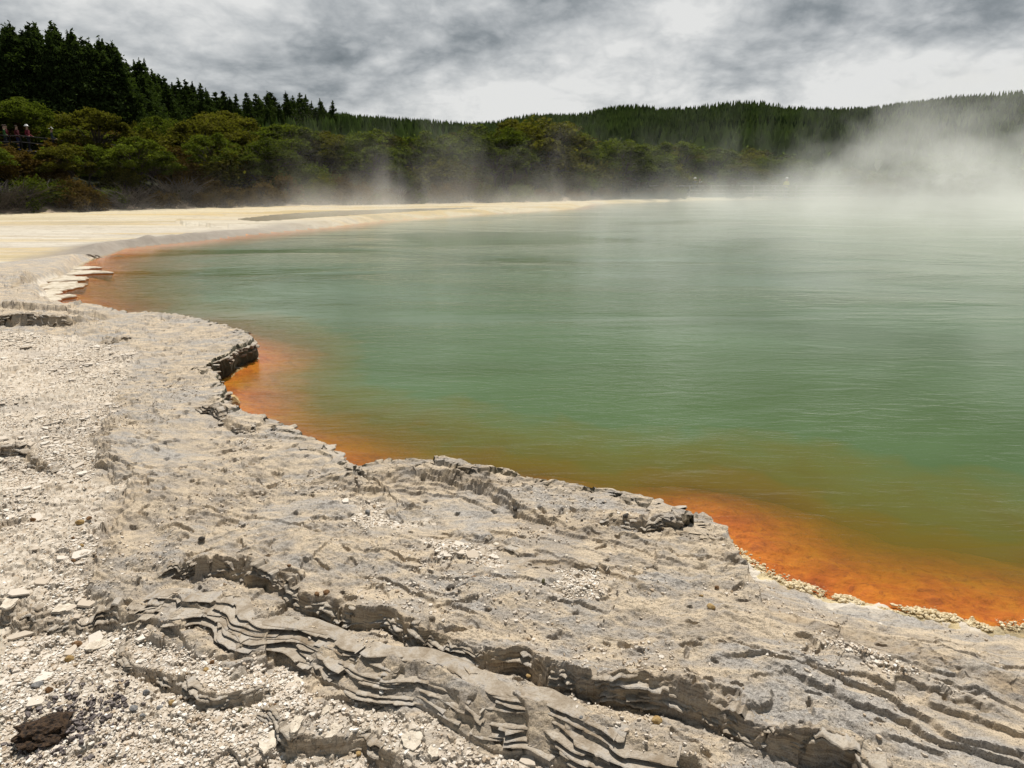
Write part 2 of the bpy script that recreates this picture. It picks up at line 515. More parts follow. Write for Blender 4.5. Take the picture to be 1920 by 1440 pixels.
# flats
zf = .10 + .03 * perlin(X * .12, Y * .5, 501) + .012 * perlin(X * .8, Y * 2.2, 502) + np.clip(Y - 20, 0, 60) * .0015
bank = np.array([P(u, v, .1) for u, v in [(225, 466), (300, 452), (400, 444), (470, 437)]])
db, _, _ = poly_sd(X, Y, bank)
zf += .20 * np.exp(-(db / .9) ** 2) * (1 + .5 * perlin(X * 1.7, Y * 1.7, 510))
PUD = [(440, 411), (520, 402), (620, 395.5), (760, 391.5), (880, 389), (900, 389.5), (880, 391), (800, 395), (700, 401), (600, 407), (540, 412), (480, 415)]
PUDZ = .21
pud = [P(u, v, PUDZ) for u, v in PUD]
dpd, _, _ = poly_sd(X + .5 * perlin(X * .5, Y * .7, 520), Y + .5 * perlin(X * .5, Y * .7, 521), pud + [pud[0]])
pin = inside(X, Y, pud)
psd = np.where(pin, dpd, -dpd)
zf = np.where(psd > -2.5, np.maximum(zf, PUDZ + .015), zf)
zf = zf + (PUDZ - .03 - zf) * sstep(psd, -.25, .35)
Z = Z * (1 - FLAT) + zf * FLAT
hz, ht = hill_z(X, Y)
hillm = sstep(ht, 0.0, .03)
rough = .35 * fbm(X * .35, Y * .35, 601, 4, .55)
Z += hz + hillm * rough * np.clip(ht * 12, .3, 1)

# shore drop and pool floor
drop = sstep(SDn, -SWb * np.where(rad < 9, 1 + 1.4 * sstep(SWb, .05, .2), 1.0), np.minimum(SWn * .25, .06))
bedz = -bed_depth(SDn)
bn = np.zeros(NV, np.float32)
bn[near] = .02 * fbm(x * 4, y * 4, 701, 4) + .006 * fbm(x * 22, y * 22, 702, 3)
bedz = bedz + bn * np.exp(-np.maximum(SDn, 0) / 3)
Z = np.where(SDn > .06, np.minimum(bedz, -.008), Z * (1 - drop) + bedz * drop)
# lips lean out over the water
lean = .07 * np.exp(-(np.maximum(-SDn, 0) / .18) ** 2) * (SDn < .0) * (SWn < .1)
ZG = Z.reshape(NR, NA)
gx_, gy_ = X.reshape(NR, NA), Y.reshape(NR, NA)
sdg = SDn.reshape(NR, NA)
# gradient of the shore distance (towards the water)
da = np.gradient(sdg, axis=1) / (np.gradient(az)[None] * rr[:, None])
dr = np.gradient(sdg, axis=0) / np.gradient(rr)[:, None]
sa, ca = np.sin(az)[None], np.cos(az)[None]
nx_ = (dr * sa + da * ca)
ny_ = (dr * ca - da * sa)
nl = np.maximum(np.hypot(nx_, ny_), 1e-6)
PX = X + lean * (nx_ / nl).ravel()
PY = Y + lean * (ny_ / nl).ravel()

# masks for the materials
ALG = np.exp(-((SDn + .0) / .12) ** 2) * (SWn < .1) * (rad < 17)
CRU = (Z < .12) * sstep(SDn + .25 * WX * 8, -.15, -.03) * (SWn > .12) * (SWn < .6) * (rad < 18)
gridi = np.arange(NV).reshape(NR, NA)
quads = np.stack([gridi[:-1, :-1], gridi[:-1, 1:], gridi[1:, 1:], gridi[1:, :-1]], -1).reshape(-1, 4)
VV = np.stack([PX, PY, Z], 1)
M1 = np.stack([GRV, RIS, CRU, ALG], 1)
M2 = np.stack([FLAT, np.clip(SDn, -5, 5), hillm, np.clip(ht, 0, 1)], 1)
qs = SDn[quads].mean(1)
qf = FLAT[quads].mean(1)
qh = ht[quads].mean(1)
qw = SWn[quads].mean(1)
cls = np.where(qs > np.where((qw > .1) & (rad[quads[:, 0]] < 8), -.01, .08), 1, np.where(qh > .004, 3, np.where(qf > .5, 2, 0)))


def sub(cl):
    q = quads[cls == cl]
    u, inv = np.unique(q, return_inverse=True)
    return u, inv.reshape(-1, 4)


# ------------------------------------------------------------------ materials
def new_mat(name):
    m = bpy.data.materials.new(name)
    m.use_nodes = True
    return m, NT(m.node_tree)


def mat_rock():
    m, t = new_mat("sinter_rock")
    pos = t.n('ShaderNodeTexCoord').outputs['Object']
    m1 = t.n('ShaderNodeAttribute', attribute_name='m1')
    m2 = t.n('ShaderNodeAttribute', attribute_name='m2')
    s1 = t.n('ShaderNodeSeparateColor', {0: m1.outputs['Color']})
    s2 = t.n('ShaderNodeSeparateColor', {0: m2.outputs['Color']})
    grv, ris, cru, alg = s1.outputs[0], s1.outputs[1], s1.outputs[2], m1.outputs['Alpha']
    flat = s2.outputs[0]
    lng = t.mapping(pos, (.62, 1.35, 1.0), rot=(0, 0, R(27)))
    n1 = t.noise(lng, 1.7, 7, .6, .4).outputs[0]
    n2 = t.noise(lng, 8.5, 7, .68, .5).outputs[0]
    n3 = t.noise(pos, 48.0, 7, .74).outputs[0]
    n4 = t.noise(pos, 210.0, 3, .7).outputs[0]
    warm = t.mixc(t.maprange(n2, .38, .62), c4(.35, .295, .235), c4(.59, .485, .355))
    grey = t.mixc(t.maprange(n3, .38, .62), c4(.26, .24, .222), c4(.53, .495, .45))
    rock = t.mixc(t.maprange(t.math('ADD', t.math('MULTIPLY', n1, .55), t.math('MULTIPLY', n2, .45)), .38, .55), grey, warm)
    rock = t.mixc(t.maprange(n3, .55, .66, 0, .75), rock, c4(.14, .12, .10))
    rock = t.mixc(t.maprange(n3, .24, .40, .55, 0), rock, c4(.66, .62, .56))
    rock = t.mixc(t.maprange(n4, .53, .62, 0, .75), rock, c4(.12, .10, .08))
    rock = t.mixc(t.maprange(n4, .30, .43, .45, 0), rock, c4(.64, .585, .50))
    vor = t.n('ShaderNodeTexVoronoi', {'Vector': pos, 'Scale': 44.0})
    vcol = t.n('ShaderNodeSeparateColor', {0: vor.outputs['Color']})
    fl = t.mixc(vcol.outputs[0], c4(.47, .40, .315), c4(.68, .605, .51))
    fl = t.mixc(t.maprange(vcol.outputs[1], .80, .95, 0, .5), fl, c4(.40, .30, .20))
    fl = t.mixc(t.maprange(n1, .5, .64, 0, .45), fl, c4(.40, .36, .32))
    fl = t.mixc(t.maprange(n3, .55, .72, 0, .5), fl, c4(.34, .26, .18))
    col = t.mixc(grv, rock, fl)
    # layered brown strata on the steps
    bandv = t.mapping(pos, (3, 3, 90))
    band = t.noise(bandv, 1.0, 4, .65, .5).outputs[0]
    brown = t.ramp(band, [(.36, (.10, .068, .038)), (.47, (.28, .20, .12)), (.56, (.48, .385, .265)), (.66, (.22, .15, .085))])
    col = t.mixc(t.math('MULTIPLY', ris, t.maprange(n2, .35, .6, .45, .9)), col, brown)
    # white salt crust on the low shore, dark algae on the wet lip
    col = t.mixc(t.math('MULTIPLY', cru, t.maprange(n2, .3, .6, .55, 1.0)), col, c4(.66, .60, .51))
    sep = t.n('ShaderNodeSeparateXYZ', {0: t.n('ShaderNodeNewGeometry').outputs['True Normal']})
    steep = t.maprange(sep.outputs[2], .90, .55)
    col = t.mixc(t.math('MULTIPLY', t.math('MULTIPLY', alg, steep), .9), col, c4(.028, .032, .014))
    bs = t.n('ShaderNodeBsdfPrincipled', {'Base Color': col, 'Roughness': .88, 'Specular IOR Level': .25})
    h = t.math('ADD', t.math('ADD', t.math('MULTIPLY', n3, .8), t.math('MULTIPLY', n4, .25)), t.math('MULTIPLY', n2, 1.2))
    bmp = t.n('ShaderNodeBump', {'Height': h, 'Distance': .010, 'Strength': 1.0})
    t.t.links.new(bmp.outputs[0], bs.inputs['Normal'])
    t.n('ShaderNodeOutputMaterial', {0: bs.outputs[0]})
    return m


def mat_flat():
    m, t = new_mat("sinter_flat")
    pos = t.n('ShaderNodeTexCoord').outputs['Object']
    m2 = t.n('ShaderNodeAttribute', attribute_name='m2')
    s2 = t.n('ShaderNodeSeparateColor', {0: m2.outputs['Color']})
    sd = s2.outputs[1]
    st = t.mapping(pos, (.045, .42, 1), rot=(0, 0, R(-14)))
    b1 = t.noise(st, 1.0, 5, .55, .6).outputs[0]
    b2 = t.noise(t.mapping(pos, (.12, 1.6, 1), rot=(0, 0, R(-12))), 1.0, 5, .6, .3).outputs[0]
    n3 = t.noise(pos, 3.0, 6, .65).outputs[0]
    sp_ = t.n('ShaderNodeSeparateXYZ', {0: pos})
    far = t.maprange(sp_.outputs[1], 24, 42)
    white = t.mixc(t.maprange(b2, .4, .62), c4(.47, .42, .35), c4(.57, .53, .45))
    yel = t.ramp(b1, [(.34, (.34, .26, .10)), (.42, (.50, .36, .14)), (.48, (.53, .44, .27)), (.56, (.56, .49, .34)), (.64, (.42, .33, .15))])
    col = t.mixc(t.math('MAXIMUM', t.math('MULTIPLY', far, .95), t.maprange(b1, .5, .40, 0, .6)), white, yel)
    col = t.mixc(t.maprange(n3, .50, .68, 0, .6), col, c4(.34, .28, .20))
    n5 = t.noise(t.mapping(pos, (.35, .9, 1)), 1.0, 7, .68, .8).outputs[0]
    col = t.mixc(t.maprange(n5, .52, .64, 0, .55), col, c4(.36, .32, .26))
    col = t.mixc(t.maprange(t.noise(pos, 9, 5, .7).outputs[0], .60, .68, 0, .6), col, c4(.20, .16, .11))
    edge = t.maprange(sd, -1.9, -.55)
    edge = t.math('MULTIPLY', edge, t.maprange(sp_.outputs[1], 34, 26, 0.0, 1.0))
    col = t.mixc(edge, col, t.mixc(n3, c4(.20, .17, .14), c4(.38, .34, .29)))
    bs = t.n('ShaderNodeBsdfPrincipled', {'Base Color': col, 'Roughness': .9, 'Specular IOR Level': .2})
    bmp = t.n('ShaderNodeBump', {'Height': n3, 'Distance': .06, 'Strength': .8})
    t.t.links.new(bmp.outputs[0], bs.inputs['Normal'])
    t.n('ShaderNodeOutputMaterial', {0: bs.outputs[0]})
    return m


def mat_bed():
    m, t = new_mat("pool_bed")
    pos = t.n('ShaderNodeTexCoord').outputs['Object']
    n1 = t.noise(pos, 2.4, 7, .66, .7).outputs[0]
    n2 = t.noise(pos, 11, 7, .72, .5).outputs[0]
    col = t.ramp(n1, [(.3, (.34, .05, .005)), (.44, (.54, .135, .004)), (.56, (.62, .21, .005)), (.72, (.58, .26, .012))])
    col = t.mixc(t.maprange(n2, .52, .64, 0, .7), col, c4(.30, .055, .008))
    col = t.mixc(t.maprange(n2, .28, .40, .5, 0), col, c4(.62, .22, .03))
    bs = t.n('ShaderNodeBsdfPrincipled', {'Base Color': col, 'Roughness': .7})
    bmp = t.n('ShaderNodeBump', {'Height': n2, 'Distance': .05, 'Strength': .9})
    t.t.links.new(bmp.outputs[0], bs.inputs['Normal'])
    t.n('ShaderNodeOutputMaterial', {0: bs.outputs[0]})
    return m


def mat_soil():
    m, t = new_mat("bush_soil")
    pos = t.n('ShaderNodeTexCoord').outputs['Object']
    m2 = t.n('ShaderNodeAttribute', attribute_name='m2')
    ht_ = m2.outputs['Alpha']
    n1 = t.noise(pos, .6, 6, .62, .4).outputs[0]
    n2 = t.noise(t.mapping(pos, (1, 1, 3)), 2.5, 5, .65).outputs[0]
    dirt = t.mixc(n2, c4(.16, .12, .085), c4(.40, .33, .25))
    und = t.mixc(n1, c4(.008, .011, .004), c4(.022, .024, .009))
    col = t.mixc(t.maprange(t.math('ADD', ht_, t.math('MULTIPLY', t.math('SUBTRACT', n1, .5), .12)), .015, .05), dirt, und)
    bs = t.n('ShaderNodeBsdfPrincipled', {'Base Color': col, 'Roughness': .95, 'Specular IOR Level': .1})
    t.n('ShaderNodeOutputMaterial', {0: bs.outputs[0]})
    return m


def mat_water():
    m, t = new_mat("pool_water")
    pos = t.n('ShaderNodeTexCoord').outputs['Object']
    dep = t.n('ShaderNodeAttribute', attribute_name='depth').outputs['Fac']
    # ripples: long crests lying across the view, in wind patches
    w1 = t.noise(t.mapping(pos, (1.3, 3.7, 1), rot=(0, 0, R(9))), 1.5, 5, .55, .8).outputs[0]
    w2 = t.noise(t.mapping(pos, (3.0, 12.0, 1), rot=(0, 0, R(-6))), 1.7, 4, .6, .5).outputs[0]
    w3 = t.noise(t.mapping(pos, (.25, .7, 1), rot=(0, 0, R(6))), 1.0, 3, .5, .4).outputs[0]
    patch = t.maprange(t.noise(t.mapping(pos, (.10, .22, 1)), 1.0, 4, .55, .6).outputs[0], .38, .62, .25, 1.0)
    hgt = t.math('MULTIPLY', t.math('ADD', t.math('ADD', t.math('MULTIPLY', w1, .034), t.math('MULTIPLY', w2, .012)), t.math('MULTIPLY', w3, .06)), patch)
    bmp = t.n('ShaderNodeBump', {'Height': hgt, 'Distance': 1.0, 'Strength': .36}).outputs[0]
    fr = t.n('ShaderNodeFresnel', {'IOR': 1.33, 'Normal': bmp}).outputs[0]
    gl = t.n('ShaderNodeBsdfGlossy', {'Color': c4(1, 1, 1), 'Roughness': .06, 'Normal': bmp})
    nb = t.noise(t.mapping(pos, (.18, .3, 1)), 1.0, 4, .6, .5).outputs[0]
    deep = t.mixc(t.maprange(nb, .35, .65), c4(.062, .104, .030), c4(.088, .142, .058))
    shal = c4(.26, .150, .008)
    body = t.mixc(t.maprange(dep, .06, .26, smooth=False), shal, c4(.130, .118, .013))
    body = t.mixc(t.maprange(dep, .22, .75, smooth=False), body, deep)
    df = t.n('ShaderNodeBsdfDiffuse', {'Color': body})
    tr = t.n('ShaderNodeBsdfTransparent', {'Color': c4(1.0, .97, .84)})
    opa = t.math('SUBTRACT', 1.0, t.math('POWER', 2.718, t.math('MULTIPLY', dep, -5.5)))
    bd = t.n('ShaderNodeMixShader', {0: opa, 1: tr.outputs[0], 2: df.outputs[0]})
    mx_ = t.n('ShaderNodeMixShader', {0: fr, 1: bd.outputs[0], 2: gl.outputs[0]})
    t.n('ShaderNodeOutputMaterial', {0: mx_.outputs[0]})
    return m


def mat_simple(name, c1, c2, scale=20.0, rough=.85, bump=.0, obj_rand=0.0):
    m, t = new_mat(name)
    pos = t.n('ShaderNodeTexCoord').outputs['Object']
    n1 = t.noise(pos, scale, 5, .65).outputs[0]
    col = t.mixc(t.maprange(n1, .35, .65), c4(*c1), c4(*c2))
    if obj_rand:
        rnd = t.n('ShaderNodeObjectInfo').outputs['Random']
        col = t.mixc(1.0, col, t.mixc(rnd, c4(*[1 - obj_rand] * 3), c4(*[1 + obj_rand] * 3)), 'MULTIPLY')
    bs = t.n('ShaderNodeBsdfPrincipled', {'Base Color': col, 'Roughness': rough, 'Specular IOR Level': .25})
    if bump:
        b = t.n('ShaderNodeBump', {'Height': n1, 'Distance': bump, 'Strength': .8})
        t.t.links.new(b.outputs[0], bs.inputs['Normal'])
    t.n('ShaderNodeOutputMaterial', {0: bs.outputs[0]})
    return m


def mat_leaf(name, dark, light, trans=.25, scale=.6):
    """leaf colour varies from sprig to sprig and from tree to tree"""
    m, t = new_mat(name)
    pos = t.n('ShaderNodeTexCoord').outputs['Object']
    rnd = t.n('ShaderNodeObjectInfo').outputs['Random']
    off = t.n('ShaderNodeCombineXYZ', {0: t.math('MULTIPLY', rnd, 40), 1: t.math('MULTIPLY', rnd, 17), 2: 0.0}).outputs[0]
    pv = t.n('ShaderNodeVectorMath', {0: pos, 1: off}, operation='ADD').outputs[0]
    n1 = t.noise(pv, scale, 4, .65).outputs[0]
    isl = t.n('ShaderNodeNewGeometry').outputs['Random Per Island']
    f = t.math('ADD', t.math('MULTIPLY', t.maprange(n1, .3, .7), .5), t.math('ADD', t.math('MULTIPLY', isl, .35), t.math('MULTIPLY', rnd, .35)))
    col = t.mixc(t.math('SUBTRACT', f, .1, clamp=True), c4(*dark), c4(*light))
    df = t.n('ShaderNodeBsdfDiffuse', {'Color': col})
    tr = t.n('ShaderNodeBsdfTranslucent', {'Color': t.mixc(1.0, col, c4(1.1, 1.2, .5), 'MULTIPLY')})
    mx_ = t.n('ShaderNodeMixShader', {0: trans, 1: df.outputs[0], 2: tr.outputs[0]})
    t.n('ShaderNodeOutputMaterial', {0: mx_.outputs[0]})
    return m


M_rock, M_flat, M_bed, M_soil, M_water = mat_rock(), mat_flat(), mat_bed(), mat_soil(), mat_water()

for cl, nm, mt in ((0, 'rock_terrace', M_rock), (1, 'pool_bed', M_bed), (2, 'sinter_flats', M_flat), (3, 'hillside', M_soil)):
    u, q = sub(cl)
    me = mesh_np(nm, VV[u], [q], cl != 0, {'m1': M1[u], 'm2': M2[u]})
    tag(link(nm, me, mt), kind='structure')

# wide low ground out to the horizon
a = np.linspace(0, 2 * np.pi, 97)[:-1]
ring = np.stack([np.concatenate([np.cos(a) * r for r in (1, 60, 400, 2500)]), np.concatenate([np.sin(a) * r for r in (1, 60, 400, 2500)]), np.full(96 * 4, -4.0)], 1)
i0 = np.arange(96)
rq = np.concatenate([np.stack([k * 96 + i0, k * 96 + (i0 + 1) % 96, (k + 1) * 96 + (i0 + 1) % 96, (k + 1) * 96 + i0], 1) for k in range(3)])
tag(link('ground', mesh_np('ground', ring, [rq]), mat_simple('plain_soil', (.05, .05, .025), (.09, .08, .05), .05)), kind='structure')

# ------------------------------------------------------------------ pool water
wa = np.radians(np.linspace(-82, 82, 640))
wr = [1.5]
while wr[-1] < 120:
    wr.append(wr[-1] + min(max(wr[-1] ** 2 / 1280 * 1.6, .02), 1.2))
wr = np.array(wr)
wx = (wr[:, None] * np.sin(wa)[None]).ravel()
wy = (wr[:, None] * np.cos(wa)[None]).ravel()
wsd, wsw = shore_sd(wx, wy)
wdep = bed_depth(wsd) * (1 + 1.0 * np.exp(-((np.hypot(wx, wy) - 9) / 2.2) ** 2) - .45 * sstep(np.hypot(wx, wy), 11.5, 13) * sstep(-wx, 4, 7)) * (1 + .32 * fbm(wx * .55, wy * .55, 820, 3) + .18 * fbm(wx * 3, wy * 3, 821, 3))
gi = np.arange(len(wx)).reshape(len(wr), len(wa))
wq = np.stack([gi[:-1, :-1], gi[:-1, 1:], gi[1:, 1:], gi[1:, :-1]], -1).reshape(-1, 4)
wq = wq[wsd[wq].max(1) > -.35]
uu, inv = np.unique(wq, return_inverse=True)
me = mesh_np('pool_water', np.stack([wx[uu], wy[uu], np.zeros(len(uu))], 1), [inv.reshape(-1, 4)], True, {'depth': np.maximum(wdep[uu], .005)})
tag(link('pool_water', me, M_water), kind='structure')

# shallow puddle lying on the yellow flats

def ground_at(x, y):
    """height of the ground mesh at a point"""
    r, a_ = math.hypot(x, y), math.atan2(x, y)
    j = min(max(int(np.searchsorted(az, a_)), 0), NA - 1)
    i = min(max(int(np.searchsorted(rr, r)), 0), NR - 1)
    return float(ZG2[i, j])


ZG2 = Z.reshape(NR, NA)
pz = PUDZ
pc_ = np.mean(pud, 0)
pp = [pc_ + (np.array(p) - pc_) * 1.04 for p in pud]
m_, t_ = new_mat('puddle_water')
po_ = t_.n('ShaderNodeTexCoord').outputs['Object']
n_ = t_.noise(t_.mapping(po_, (.3, 1.5, 1)), 1.0, 4, .6).outputs[0]
b_ = t_.n('ShaderNodeBsdfPrincipled', {'Base Color': t_.mixc(n_, c4(.26, .22, .13), c4(.40, .34, .22)), 'Roughness': .12, 'IOR': 1.33})
t_.n('ShaderNodeOutputMaterial', {0: b_.outputs[0]})
me = mesh_np('shallow_puddle', [(p[0], p[1], pz) for p in pp], [np.arange(len(pp))[None]])
tag(link('shallow_puddle', me, m_), kind='structure')


# ------------------------------------------------------------------ loose chips of sinter strewn over the flaky ground (uncountable)
def chips(idx, rmin, rmax, thick, tilt, seed):
    g_ = np.random.default_rng(seed)
    n, K = len(idx), 6
    ang = (np.arange(K)[None] + g_.uniform(-.38, .38, (n, K))) * (2 * np.pi / K) + g_.uniform(0, 6.28, (n, 1))
    sz = rmin * (rmax / rmin) ** (g_.random((n, 1)) ** 2.2)
    rad_ = sz * g_.uniform(.6, 1.25, (n, K))
    asp = g_.uniform(.5, 1, (n, 1))
    lx, ly = np.cos(ang) * rad_, np.sin(ang) * rad_ * asp
    rot = g_.uniform(0, 6.28, (n, 1))
    lx, ly = lx * np.cos(rot) - ly * np.sin(rot), lx * np.sin(rot) + ly * np.cos(rot)
    tx, ty = g_.normal(0, tilt, (n, 1)), g_.normal(0, tilt, (n, 1))
    lz = lx * tx + ly * ty
    th = thick * sz * g_.uniform(.6, 1.6, (n, 1))
    c = VV[idx] + np.stack([g_.normal(0, .006, n), g_.normal(0, .006, n), np.zeros(n)], 1)
    up = c[:, 2:3] + lz + th + .002
    top = np.stack([c[:, :1] + lx * .94, c[:, 1:2] + ly * .94, up], -1)
    bot = np.stack([c[:, :1] + lx, c[:, 1:2] + ly, up - th - .004], -1)
    V_ = np.concatenate([top, bot], 1).reshape(-1, 3)
    o = (np.arange(n) * 2 * K)[:, None]
    k = np.arange(K)
    tops = o + k[None]
    sides = np.stack([o + k[None], o + K + k[None], o + K + (k[None] + 1) % K, o + (k[None] + 1) % K], -1).reshape(-1, 4)
    return V_, tops, sides, np.repeat(g_.random(n), 2 * K)


def mat_chip():
    m, t = new_mat("sinter_chips")
    rv = t.n('ShaderNodeAttribute', attribute_name='rnd').outputs['Fac']
    pos = t.n('ShaderNodeTexCoord').outputs['Object']
    n1 = t.noise(pos, 120, 4, .65).outputs[0]
    col = t.ramp(rv, [(0.0, (.24, .17, .10)), (.03, (.40, .31, .22)), (.15, (.48, .405, .32)), (.5, (.56, .49, .41)), (.85, (.67, .62, .55)), (1.0, (.80, .77, .72))])
    col = t.mixc(t.maprange(n1, .5, .7, 0, .4), col, c4(.38, .31, .24))
    bs = t.n('ShaderNodeBsdfPrincipled', {'Base Color': col, 'Roughness': .85, 'Specular IOR Level': .25})
    t.n('ShaderNodeOutputMaterial', {0: bs.outputs[0]})
    return m


M_chip = mat_chip()
cell = (rr[:, None] * np.gradient(az)[None] * np.gradient(rr)[:, None] * np.ones((1, NA))).ravel()
chance = cell * (GRV > .5) * (SDn < -.1) * (np.abs(np.arctan2(X, Y)) < R(48)) * (rad > 1.2) * (rad < 11) * (RIS < .3)
dens_n = np.zeros(NV)
dens_n[near] = np.where(rad[near] < 3.4, 1.0, .35) * .25 + 1.2 * sstep(fbm(xn * 1.4, yn * 1.4, 808, 3), -.3, .4)
# thickest in the low ground at the bottom left
wt = chance * dens_n * np.where(rad < 3.4, 2.2, 1.0) * np.where(rad > 6, .5, 1)
ci = rng.choice(NV, 60000, p=wt / wt.sum(), replace=False)
V1, T1, S1, R1 = chips(ci, .0036, .0125, .16, .15, 3)
wt = chance * dens_n * (.12 + (rad > 3.0))
ci = rng.choice(NV, 2600, p=wt / wt.sum(), replace=False)
V4, T4, S4, R4 = chips(ci, .014, .060, .065, .06, 6)
o4 = len(V1)
V1, T1, S1, R1 = np.concatenate([V1, V4]), np.concatenate([T1, T4 + o4]), np.concatenate([S1, S4 + o4]), np.concatenate([R1, .2 + R4 * .6])
wt2 = cell * (np.abs(np.arctan2(X, Y)) < R(48)) * (rad > 1.2) * (GRV <= .5) * (SDn < -.15) * (rad < 8) * (RIS < .3) * np.where(FLAT > .2, 0, 1) * (dens_n ** 2)
ci2 = rng.choice(NV, 5500, p=wt2 / wt2.sum(), replace=False)
V2, T2, S2, R2 = chips(ci2, .003, .011, .40, .28, 4)
o1 = len(V1)
me = mesh_np('sinter_chips', np.concatenate([V1, V2]), [np.concatenate([T1, T2 + o1]), np.concatenate([S1, S2 + o1])], False, {'rnd': np.concatenate([R1, R2 * .8])})
tag(link('sinter_chips', me, M_chip), kind='stuff')


# ------------------------------------------------------------------ thin broken layers that stick out of the steps
def warp_at(p, oct=4, gain=.5):
    x, y = p[:, 0], p[:, 1]
    return np.stack([.045 * fbm(x * 3.1, y * 3.1, 1, oct, gain), .045 * fbm(x * 3.1, y * 3.1, 51, oct, gain)], 1)


def ground_many(p):
    r, a_ = np.hypot(p[:, 0], p[:, 1]), np.arctan2(p[:, 0], p[:, 1])
    j = np.clip(np.searchsorted(az, a_), 0, NA - 1)
    i = np.clip(np.searchsorted(rr, r), 0, NR - 1)
    return ZG2[i, j]


RIMPTS = [P(u, v, z) for u, v, z, w_ in SH if w_ < .06]
LEDGES.append(dict(world=np.array(RIMPTS), w=.0, rim=1))
SV, SQ, SR, so_ = [], [], [], 0
for li, lays, reach in ((0, 7, .040), (1, 14, .070), (2, 4, .035), (3, 4, .03), (4, 4, .03), (5, 9, .040), (7, 1, .018), (8, 2, .02), (9, 3, .03), (10, 3, .04), (11, 4, .06), (13, 2, .05), (17, 3, .03), (21, 3, .06), (len(LEDGES) - 1, 5, .075)):
    ld = LEDGES[li]
    pts = ld['world']
    seg = np.hypot(*np.diff(pts, axis=0).T)
    L_ = np.concatenate([[0], np.cumsum(seg)])
    stp = .007 if li not in (11, 21) else .03
    t_ = np.arange(0, L_[-1], stp)
    c = np.stack([np.interp(t_, L_, pts[:, 0]), np.interp(t_, L_, pts[:, 1])], 1)
    ker = np.ones(9) / 9
    d_ = np.gradient(c, axis=0)
    d_ = np.stack([np.convolve(np.pad(d_[:, k_], 4, mode='edge'), ker, 'valid') for k_ in (0, 1)], 1)
    d_ /= np.linalg.norm(d_, axis=1)[:, None]
    outw = np.stack([d_[:, 1], -d_[:, 0]], 1)           # towards the low side
    c = c - (warp_at(c, 2, .4) if ld.get('soft') else warp_at(c))
    c = c + outw * ((.15 if ld.get('soft') else .4) * ld['w'] * fbm(c[:, 0] * 5, c[:, 1] * 5, 300 + li * 20, 2, .5))[:, None]
    if ld.get('rim'):
        c = c + .2 * warp_at(c) + outw * .045
    zl = ground_many(c + outw * .035)
    zt = ground_many(c - outw * (ld['w'] + .035))
    if ld.get('rim'):
        zt = np.minimum(np.stack([ground_many(c - outw * q_) for q_ in (.10, .16, .22, .28)]).min(0), .34)
        zl = zt - .13
        ker = np.ones(7) / 7
        zt = np.convolve(np.pad(zt, 3, mode='edge'), ker, 'valid')
    hh = zt - zl
    n = len(t_)
    gl = np.random.default_rng(2000 + li)
    fs = np.sort(gl.uniform(.04, 1.0, lays)) if ld.get('soft') else (np.arange(lays) + .55) / lays
    for k_ in range(lays):
        f_ = fs[k_] + .06 * perlin(t_ * 4.1, t_ * 0 + k_ * 1.7, 31 + li) + .05 * perlin(t_ * 1.6, t_ * 0 + k_, 30 + li)
        basein = -ld['w'] * np.clip(f_, 0, 1)           # higher layers stand farther back
        gk = np.random.default_rng(1000 + li * 40 + k_)
        kx = np.cumsum(gk.uniform(*((.04, .22) if ld.get('soft') else (.015, .085)), int(L_[-1] / .05) * 2 + 8)) - .1
        kv = gk.uniform(-.9, .9, len(kx))
        jump = gk.random(len(kx)) < .4                  # clean breaks across the layer
        kx2 = np.sort(np.concatenate([kx, kx[jump] + .0015]))
        kv2 = np.interp(kx2, kx, kv)
        kv2[np.searchsorted(kx2, kx[jump] + .0015)] = gk.uniform(-.9, .9, jump.sum())
        nz = np.interp(t_, kx2, kv2)
        blk = h2(np.floor(t_ * 11 + 2.0 * perlin(t_ * 3, t_ * 0 + k_, 5)), np.full(n, k_), 41 + li)
        off = basein + reach * (.65 if ld.get('soft') else 1) * ((.5 if ld.get('soft') else .18) + .62 * nz + .25 * (blk - .5))
        keep = (fbm(t_ * 2.2, np.full(n, k_ * 9.1), 750 + li, 2) > (.02 if ld.get('rim') else -.10 if ld.get('soft') else -.28)) & (hh > (.004 if ld.get('soft') else .012))
        th = np.clip(hh / lays * (.30 + .25 * blk), .0025, .014)
        zc_ = zl + hh * np.clip(f_, 0, 1) + (.007 if ld.get('soft') else 0)
        if ld.get('soft'):
            ker2 = np.ones(45) / 45
            ge = ground_many(c + outw * off[:, None]) - .2 * th
            zc_ = np.maximum(zl + hh * np.clip(f_, 0, 1), ge)
            zc_ = np.convolve(np.pad(zc_, 22, mode='edge'), ker2, 'valid') + .004
        zj = .12 * th * perlin(t_ * 14, t_ * 0 + k_, 77)
        rows = []
        for o_, z_ in ((-ld['w'] * np.clip(f_, 0, 1) - .05, zc_ + th), (off - .004, zc_ + th + zj), (off + .001, zc_ + th * .45 + zj), (off - .003, zc_), (-ld['w'] * np.clip(f_, 0, 1) - .05, zc_ - .002)):
            pxy = c + outw * np.broadcast_to(o_, (n,))[:, None]
            rows.append(np.concatenate([pxy, z_[:, None]], 1))
        V_ = np.stack(rows, 1).reshape(-1, 3)
        ok = np.nonzero(keep[:-1] & keep[1:])[0]
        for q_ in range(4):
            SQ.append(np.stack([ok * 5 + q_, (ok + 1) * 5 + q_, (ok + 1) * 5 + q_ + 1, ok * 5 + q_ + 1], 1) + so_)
        SV.append(V_)
        SR.append((np.clip(.25 + .45 * blk + .2 * nz, 0, 1)[:, None] * np.array([1, 1, .35, .1, .3])[None]).ravel())  # brown broken edges; edge and underside also darkened as painted shade between stacked layers
        so_ += len(V_)


